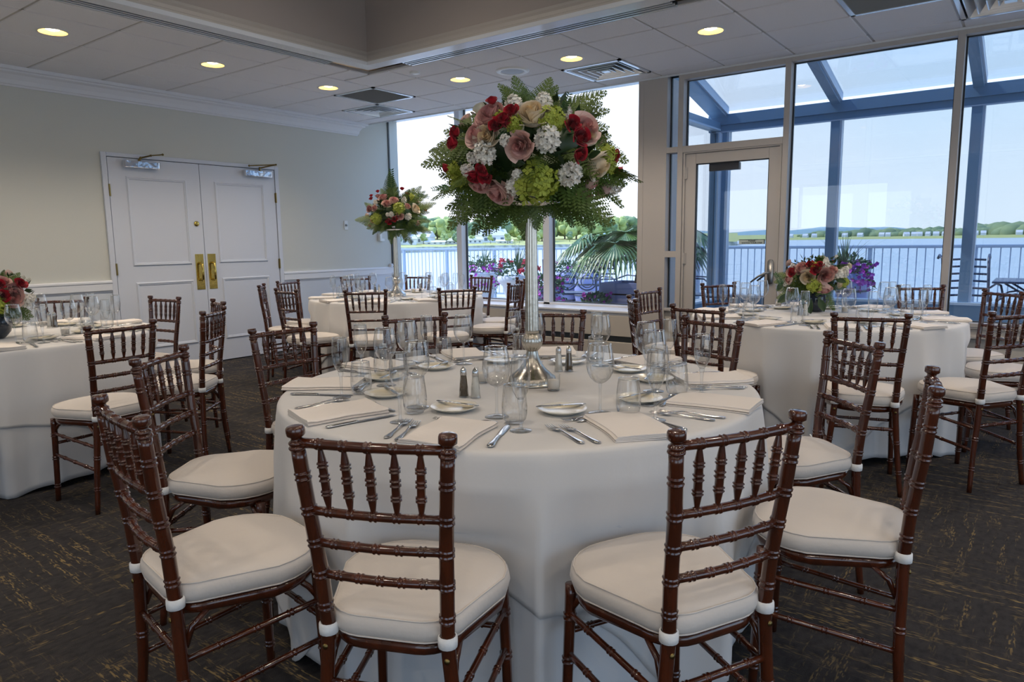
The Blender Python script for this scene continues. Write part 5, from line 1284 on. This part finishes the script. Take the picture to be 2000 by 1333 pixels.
def stock_mesh():
    b = MB()
    for i in range(30):
        t = i / 29; a = i * 2.39996; rad = .62 * math.sin(PI * (.18 + .74 * t)); c = Vector((rad * math.cos(a), rad * math.sin(a), -.75 + 1.5 * t)); n_ = Vector((math.cos(a) * (1.1 - t), math.sin(a) * (1.1 - t), -.2 + 1.1 * t))
        for k in range(3): floret(b, c + n_ * .05 * k, n_ + Vector((fr.uniform(-.5, .5), fr.uniform(-.5, .5), fr.uniform(-.5, .5))), .40 * (1 - .3 * t) * (1 - .18 * k), 5, (.15, .5, .9)[k])
    return b
def leafspray_mesh(n_=9):
    b = MB(); b.tube([(0, 0, 0), (.5, 0, .06), (1, 0, 0)], [.012, .009, .004], 4)
    for i in range(n_):
        t = .15 + .85 * i / (n_ - 1)
        for s_ in (-1, 1):
            p = Vector((t, 0, .12 * t * (1 - t))); d = Vector((.55, s_ * .8, fr.uniform(-.1, .35))).normalized(); L = .26 * (1 - .35 * t); w_ = Vector((-d.y, d.x, 0)) * L * .20
            b.add([p, p + d * L * .3 + w_, p + d * L * .75 + w_ * .7, p + d * L, p + d * L * .75 - w_ * .7, p + d * L * .3 - w_], [(0, 1, 2, 3, 4, 5)])
    return b
def broadleaf_mesh():
    b = MB(); rows = []
    for i in range(7):
        t = i / 6; w_ = .26 * math.sin(PI * min(.985, t * .93 + .05)) ** .8; rows.append([(t, w_ * j / 2, -.16 * t * t + .06 * abs(j) / 2) for j in (-2, -1, 0, 1, 2)])
    b.grid(rows); return b
MESH = {}
def mesh_of(key, fn, mname, smooth=True):
    if key not in MESH:
        o = fn().build(key[0], mname, None, smooth); MESH[key] = o.data; bpy.data.objects.remove(o)
    return MESH[key]
def place(name, me, par, p, ax, up, sc):
    """local x along ax for fronds; local z along up"""
    o = bpy.data.objects.new(name, me); COL.objects.link(o); o.parent = par
    ax = Vector(ax).normalized(); up = Vector(up); up = (up - ax * up.dot(ax)).normalized(); side = up.cross(ax)
    m = Matrix((ax * sc, side * sc, up * sc)).transposed().to_4x4(); m.translation = p; o.matrix_local = m; return o
def bouquet(base, cen_z, a, c, label, flowers, tips, grp, n_fern=28, n_leaf=420, n_rand=16, seed=1, zlow=-.55, fern_len=.34, extra=()):
    """flowers: (kind, px, py, radius in metres); each lands where that sight line meets the bouquet's rounded form"""
    R = random.Random(seed); r = empty('flower_arrangement', base); tag(r, label, 'bouquet', grp); C_ = Vector((0, 0, cen_z - base[2])); Cw = Vector(base) + C_
    def on_form(px, py, k=1.0):
        d = ray(px, py).normalized(); o = EYE - Cw; A, Cc = a * k, c * k
        qa = (d.x ** 2 + d.y ** 2) / A ** 2 + d.z ** 2 / Cc ** 2; qb = 2 * ((o.x * d.x + o.y * d.y) / A ** 2 + o.z * d.z / Cc ** 2); qc = (o.x ** 2 + o.y ** 2) / A ** 2 + o.z ** 2 / Cc ** 2 - 1
        D = qb * qb - 4 * qa * qc; t = (-qb - math.sqrt(D)) / (2 * qa) if D > 0 else -qb / (2 * qa); return EYE + d * t - Vector(base)
    def nrm(p): q = p - C_; return Vector((q.x / a ** 2, q.y / a ** 2, q.z / c ** 2)).normalized()
    SP = {'pink': ('rose', 'rose_pink'), 'mauve': ('rose', 'rose_mauve'), 'cream': ('rose', 'rose_cream'), 'red': ('spray_rose', 'rose_red'), 'lime': ('hydrangea', 'lime'), 'white': ('stock', 'stock_white')}
    def flower(kind, p, n_, rad):
        nm, mt = SP[kind]
        if nm == 'hydrangea': me = mesh_of(('hydrangea', mt), hydrangea_mesh, mt)
        elif nm == 'stock': me = mesh_of(('stock', mt), stock_mesh, mt)
        elif nm == 'spray_rose': v = R.randint(0, 1); me = mesh_of(('spray_rose', mt, v), lambda: rose_mesh(20 + v, 18, .38), mt)
        else: v = R.randint(0, 2); me = mesh_of(('rose', mt, v), lambda: rose_mesh(v, 27, (.34, .46, .24)[v]), mt)
        up = n_ + Vector((R.uniform(-.25, .25), R.uniform(-.25, .25), R.uniform(-.1, .3))); up.normalize()
        if nm == 'stock': up = (n_ + Vector((0, 0, .9))).normalized()
        ax = up.orthogonal(); ax.rotate(Matrix.Rotation(R.uniform(0, 6.28), 3, up)); place(nm, me, r, p, ax, up, rad * (1.0 if nm != 'stock' else .85))
    for kind, px, py, rad in flowers:
        p = on_form(px, py); n_ = nrm(p); flower(kind, p + n_ * (.012 if kind == 'red' else -.008), n_, rad)
    kinds = ['pink', 'cream', 'red', 'white', 'lime', 'pink', 'red', 'white']
    away = Vector(base) + C_ - EYE; away.z = 0; away.normalize()
    for i in range(n_rand):     # the side turned away from the camera
        th = R.uniform(-1.25, 1.25); ph = R.uniform(-.25, 1.1); d = Vector((away.x * math.cos(th) - away.y * math.sin(th), away.x * math.sin(th) + away.y * math.cos(th), 0)) * math.cos(ph); k = kinds[i % 8]
        flower(k, C_ + Vector((d.x * a, d.y * a, c * math.sin(ph))), Vector((d.x, d.y, math.sin(ph))), (.035 if k in ('pink', 'cream', 'lime') else .022) * a / .30)
    for i, (px, py) in enumerate(tips):
        d = ray(px, py).normalized(); t = (Cw - EYE).dot(d); tip = EYE + d * (t + R.uniform(-.06, .10)) - Vector(base); ax = tip - C_; L = min(fern_len * 1.35, ax.length * .95)
        ax = (ax + Vector((0, 0, .10 if py > 330 else .02))).normalized(); v = R.randint(0, 2); up = Vector((0, 0, 1)) * .6 - away * .8 + Vector((R.uniform(-.3, .3), R.uniform(-.3, .3), 0))
        up = (up - ax * up.dot(ax)).normalized(); place('fern_frond', mesh_of(('fern_frond', v), lambda: frond_mesh(v), 'fern'), r, tip - ax * L + up * ((.10, .22, .34)[v] * L), ax, up, L)
    for i in range(n_fern):
        th = R.uniform(0, 2 * PI); ph = R.uniform(zlow, 1.2); d = Vector((math.cos(th) * math.cos(ph), math.sin(th) * math.cos(ph), math.sin(ph))); L = fern_len * R.uniform(.65, 1.0) * (1 - .5 * max(0, d.z)); v = R.randint(0, 2)
        p = C_ + Vector((d.x * a, d.y * a, d.z * c)) * .38; up = Vector((0, 0, 1)) if abs(d.z) < .8 else Vector((R.uniform(-1, 1), R.uniform(-1, 1), .2))
        place('fern_frond', mesh_of(('fern_frond', v), lambda: frond_mesh(v), 'fern'), r, p, d, up + Vector((R.uniform(-.5, .5), R.uniform(-.5, .5), 0)), L)
    b = MB()
    for i in range(n_leaf):
        d = Vector((R.gauss(0, 1), R.gauss(0, 1), R.gauss(0, 1))).normalized(); p = C_ + Vector((d.x * a, d.y * a, d.z * c)) * R.uniform(.40, .84); t_ = (d + Vector((R.uniform(-.8, .8), R.uniform(-.8, .8), R.uniform(-.8, .8)))).normalized(); s_ = t_.orthogonal().normalized(); s_.rotate(Matrix.Rotation(R.uniform(0, 6.28), 3, t_)); l = R.uniform(.03, .06) * a / .3; w_ = s_ * l * .24
        b.add([p, p + t_ * l * .35 + w_, p + t_ * l, p + t_ * l * .35 - w_], [(0, 1, 2, 3)])
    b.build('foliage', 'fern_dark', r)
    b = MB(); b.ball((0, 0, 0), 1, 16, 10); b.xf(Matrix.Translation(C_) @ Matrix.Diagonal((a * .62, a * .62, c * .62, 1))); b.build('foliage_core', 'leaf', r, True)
    for kind, px, py, px2, py2, w_ in extra:
        d = ray(px, py).normalized(); t = (Cw - EYE).dot(d) - a * .75; p = EYE + d * t - Vector(base); d2 = ray(px2, py2).normalized(); q = EYE + d2 * ((Cw - EYE).dot(d2) - a * .85) - Vector(base); ax = q - p; L = ax.length
        me = mesh_of(('broad_leaf', kind), broadleaf_mesh, 'leaf') if kind == 'broad' else mesh_of(('leafy_sprig', kind), leafspray_mesh, 'plant_green' if kind == 'sprig' else 'lime')
        place('broad_leaf' if kind == 'broad' else 'leafy_sprig', me, r, p, ax, -away + Vector((0, 0, .4)), L)
    return r
def stand(x, y, label, h=.63):
    r = empty('tall_flower_stand', (x, y, TOP)); tag(r, label, 'flower stand', 'tall silver flower stands')
    MB().lathe([(.0001, .0), (.090, 0), (.091, .004), (.088, .008), (.086, .010)], 48).build('base_rim', 'pewter', r, True)
    MB().lathe([(.086, .010), (.083, .026), (.078, .030)], 144, ribs=48, ramp=.02).build('base_band', 'pewter', r, True)
    MB().lathe([(.078, .030), (.066, .042), (.048, .058), (.034, .078), (.025, .100), (.021, .118), (.020, .122)], 48).build('foot', 'pewter', r, True)
    MB().lathe([(.020, .122), (.028, .130), (.036, .146), (.038, .160), (.034, .174), (.026, .184), (.022, .188)], 120, ribs=20, ramp=.035).build('knop', 'pewter', r, True)
    MB().lathe([(.0235, .188), (.0245, .19), (.0240, .20), (.0225, .35), (.0205, .50), (.0185, h - .02), (.020, h)], 112, ribs=16, ramp=.055).build('fluted_stem', 'pewter', r, True)
    MB().lathe([(.020, h), (.05, h + .006), (.105, h + .016), (.112, h + .024), (.108, h + .026), (.05, h + .014), (.0001, h + .012)], 40).build('dish', 'silver', r, True)
    for k in range(3):
        a = k * 2.1 - .9; MB().lathe([(.0001, 0), (.016, 0), (.020, .012), (.022, .032), (.0205, .033), (.018, .012), (.0001, .006)], 20, c=(.082 * math.cos(a), .082 * math.sin(a), h + .026)).build('cup', 'silver', r, True)
    return r
stand(-1.472, 2.08, 'tall fluted silver stand holding the big bouquet on the centre table')
F1 = [('mauve', 956, 222, .056), ('red', 963, 202, .022), ('red', 1001, 220, .027), ('red', 986, 236, .03), ('red', 992, 243, .022), ('cream', 1040, 220, .064), ('pink', 929, 262, .050), ('cream', 949, 266, .052),
      ('red', 970, 247, .027), ('red', 894, 261, .027), ('red', 889, 280, .030), ('white', 943, 297, .048), ('white', 919, 309, .026), ('white', 1003, 202, .044), ('pink', 1015, 286, .052), ('white', 985, 273, .026), ('lime', 975, 228, .024),
      ('red', 929, 340, .032), ('red', 950, 341, .029), ('red', 944, 327, .026), ('white', 909, 335, .030), ('lime', 884, 336, .030), ('white', 1010, 344, .026), ('lime', 1078, 232, .046), ('white', 1062, 198, .045), ('white', 1071, 268, .056),
      ('red', 1116, 245, .031), ('pink', 1145, 250, .058), ('cream', 1150, 264, .040), ('red', 1132, 269, .036), ('red', 1129, 300, .032), ('cream', 1172, 323, .062), ('lime', 1188, 304, .036), ('lime', 1193, 325, .03), ('red', 1196, 302, .025), ('red', 1201, 333, .030),
      ('white', 1117, 343, .054), ('white', 1108, 214, .026), ('pink', 935, 362, .048), ('pink', 973, 378, .060), ('white', 1003, 368, .042), ('white', 995, 389, .03), ('lime', 894, 356, .036), ('lime', 1047, 360, .074), ('pink', 1140, 376, .047), ('pink', 1158, 362, .035),
      ('pink', 1145, 393, .034), ('pink', 1181, 373, .048), ('white', 1206, 367, .038), ('red', 877, 326, .022), ('lime', 1003, 240, .03)]
TIPS1 = [(826, 325), (842, 300), (858, 285), (850, 318), (858, 368), (872, 405), (880, 450), (905, 440), (925, 458), (944, 458), (965, 440), (978, 442), (1000, 420), (1028, 466), (1050, 445), (1022, 450), (1085, 423), (1100, 428), (1120, 440), (1152, 438), (1160, 445), (1186, 440), (1200, 432), (1215, 400), (1224, 310), (1226, 342), (1222, 355),
         (1180, 178), (1172, 200), (1186, 213), (1187, 246), (1190, 262), (1140, 190), (1090, 190), (1071, 153), (1085, 168), (1000, 152), (985, 172), (972, 168), (1018, 172), (905, 240), (922, 228), (870, 255), (890, 300), (900, 310), (860, 340), (1010, 440), (990, 430), (1045, 452), (940, 425), (915, 420)]
bouquet((-1.472, 2.08, TOP + .66), 1.60, .31, .20, 'huge bouquet of pink, cream and red roses with ferns on the tall centre stand', F1, TIPS1, 'flower arrangements', 22, 620, 22, 4, -.5, .30,
        [('broad', 1030, 238, 1036, 268, 1), ('broad', 1105, 200, 1095, 225, 1), ('broad', 1150, 308, 1170, 296, 1), ('broad', 1000, 322, 1024, 318, 1), ('sprig', 930, 262, 990, 264, 1), ('sprig', 1098, 225, 1112, 185, 1), ('sprig', 880, 366, 846, 370, 1)])
d = ray(781, 583); p3 = EYE + d * ((TOP - EYE.z) / d.z)
stand(T3.x, T3.y, 'tall slim silver stand holding the smaller bouquet on the window-corner table')
F3 = [(k, 690 + x / 7.84, 330 + y / 7.84, r_) for k, x, y, r_ in [('mauve', 455, 420, .050), ('pink', 510, 525, .052), ('pink', 620, 475, .052), ('lime', 700, 600, .060), ('pink', 835, 570, .040), ('cream', 965, 610, .060), ('pink', 965, 470, .040), ('pink', 705, 730, .048),
      ('red', 545, 795, .036), ('red', 630, 760, .032), ('white', 580, 695, .035), ('white', 850, 730, .045), ('lime', 350, 770, .055), ('pink', 320, 600, .040), ('mauve', 235, 610, .040), ('red', 283, 425, .022), ('red', 280, 470, .024), ('red', 380, 360, .024), ('white', 570, 350, .035),
      ('white', 650, 370, .035), ('white', 780, 465, .038), ('red', 830, 400, .030), ('red', 745, 320, .028), ('lime', 880, 430, .045), ('red', 1085, 630, .028), ('pink', 1000, 835, .038), ('white', 520, 700, .026), ('pink', 285, 800, .034), ('white', 330, 500, .03), ('red', 262, 855, .018), ('mauve', 375, 405, .036)]]
TIPS3 = [(690 + x / 7.84, 330 + y / 7.84) for x, y in [(30, 790), (170, 850), (210, 910), (180, 520), (420, 310), (560, 60), (600, 120), (1040, 270), (1140, 390), (1260, 520), (1200, 570), (1160, 660), (1190, 980), (1180, 800), (1090, 970), (900, 1150), (820, 1100), (590, 1150), (540, 1080), (300, 1010), (420, 1000), (700, 1040), (860, 320), (1090, 340), (920, 290), (330, 950), (980, 1000), (1050, 900)]]
bouquet((T3.x, T3.y, TOP + .66), 1.57, .285, .185, 'smaller tall bouquet of pink and red roses before the window corner', F3, TIPS3, 'flower arrangements', 30, 480, 14, 9, -.7, .20, [('sprig', 764, 372, 764, 333, 1), ('sprig', 812, 380, 836, 386, 1)])
# low bouquets in dark glass bowls
def low_vase(x, y, label):
    r = empty('glass_vase', (x, y, TOP)); tag(r, label, 'vase', 'dark round glass vases')
    MB().lathe([(.0001, 0), (.040, 0), (.050, .006), (.078, .040), (.090, .080), (.085, .120), (.070, .145), (.066, .150), (.064, .146), (.080, .118), (.0001, .110)], 36).build('bowl', 'vase_smoke', r, True); return r
d = ray(1592, 609); pv = EYE + d * ((TOP - EYE.z) / d.z)
low_vase(pv.x, pv.y, 'dark round glass vase under the low bouquet on the glass-door table')
F2 = [(k, 1500 + x / 8.885, 500 + y / 8.885, r_) for k, x, y, r_ in [('pink', 585, 195, .052), ('red', 735, 165, .032), ('lime', 810, 165, .032), ('red', 900, 172, .030), ('red', 830, 245, .042), ('white', 1010, 150, .046), ('white', 1015, 60, .026), ('pink', 1110, 245, .046), ('pink', 1000, 345, .066), ('cream', 680, 370, .060),
      ('mauve', 392, 262, .044), ('red', 440, 300, .036), ('pink', 350, 415, .042), ('white', 235, 430, .040), ('white', 290, 490, .035), ('lime', 800, 510, .058), ('pink', 985, 585, .060), ('white', 1245, 315, .044), ('white', 1360, 240, .036), ('white', 1360, 310, .034), ('cream', 1270, 510, .034), ('mauve', 395, 605, .040), ('cream', 590, 640, .040), ('white', 420, 165, .026), ('lime', 1340, 470, .034), ('pink', 540, 250, .04)]]
TIPS2 = [(1500 + x / 8.885, 500 + y / 8.885) for x, y in [(120, 330), (110, 470), (150, 600), (160, 740), (230, 820), (750, 990), (980, 950), (1150, 940), (850, 880), (640, 760), (1130, 90), (1350, 560), (1100, 760)]]
bouquet((pv.x, pv.y, TOP + .11), TOP + .27, .235, .145, 'low rose bouquet with an open peach rose on the glass-door table', F2, TIPS2, 'flower arrangements', 14, 320, 12, 14, -.5, .20,
        [('broad', 1545, 575, 1519, 590, 1), ('broad', 1568, 575, 1584, 612, 1), ('broad', 1600, 585, 1610, 608, 1), ('broad', 1632, 545, 1652, 551, 1), ('sprig', 1530, 560, 1514, 535, 1), ('broad', 1528, 552, 1518, 568, 1)])
d = ray(-8, 662); pv = EYE + d * ((TOP - EYE.z) / d.z)
low_vase(pv.x, pv.y, 'dark round glass vase at the picture edge on the double-door table')
F4 = [(k, x / 6.667, 500 + y / 6.667, r_) for k, x, y, r_ in [('pink', 180, 555, .066), ('pink', 45, 340, .050), ('red', 250, 375, .040), ('mauve', 205, 455, .050), ('white', 350, 585, .052), ('white', 420, 555, .036), ('red', 35, 525, .040), ('lime', -20, 640, .056), ('red', -10, 390, .036), ('cream', -120, 480, .060), ('pink', -150, 620, .055), ('white', -60, 470, .04), ('lime', 5, 600, .03)]]
TIPS4 = [(x / 6.667, 500 + y / 6.667) for x, y in [(20, 255), (255, 225), (200, 260), (430, 780), (380, 830), (400, 720), (200, 920), (60, 950), (470, 540), (100, 250)]]
bouquet((pv.x, pv.y, TOP + .11), TOP + .26, .235, .145, 'low rose bouquet cut by the picture edge on the double-door table', F4, TIPS4, 'flower arrangements', 14, 300, 12, 17, -.5, .20,
        [('broad', -10, 610, -14, 640, 1), ('sprig', 20, 556, 33, 568, 1), ('broad', 12, 580, 4, 592, 1)])
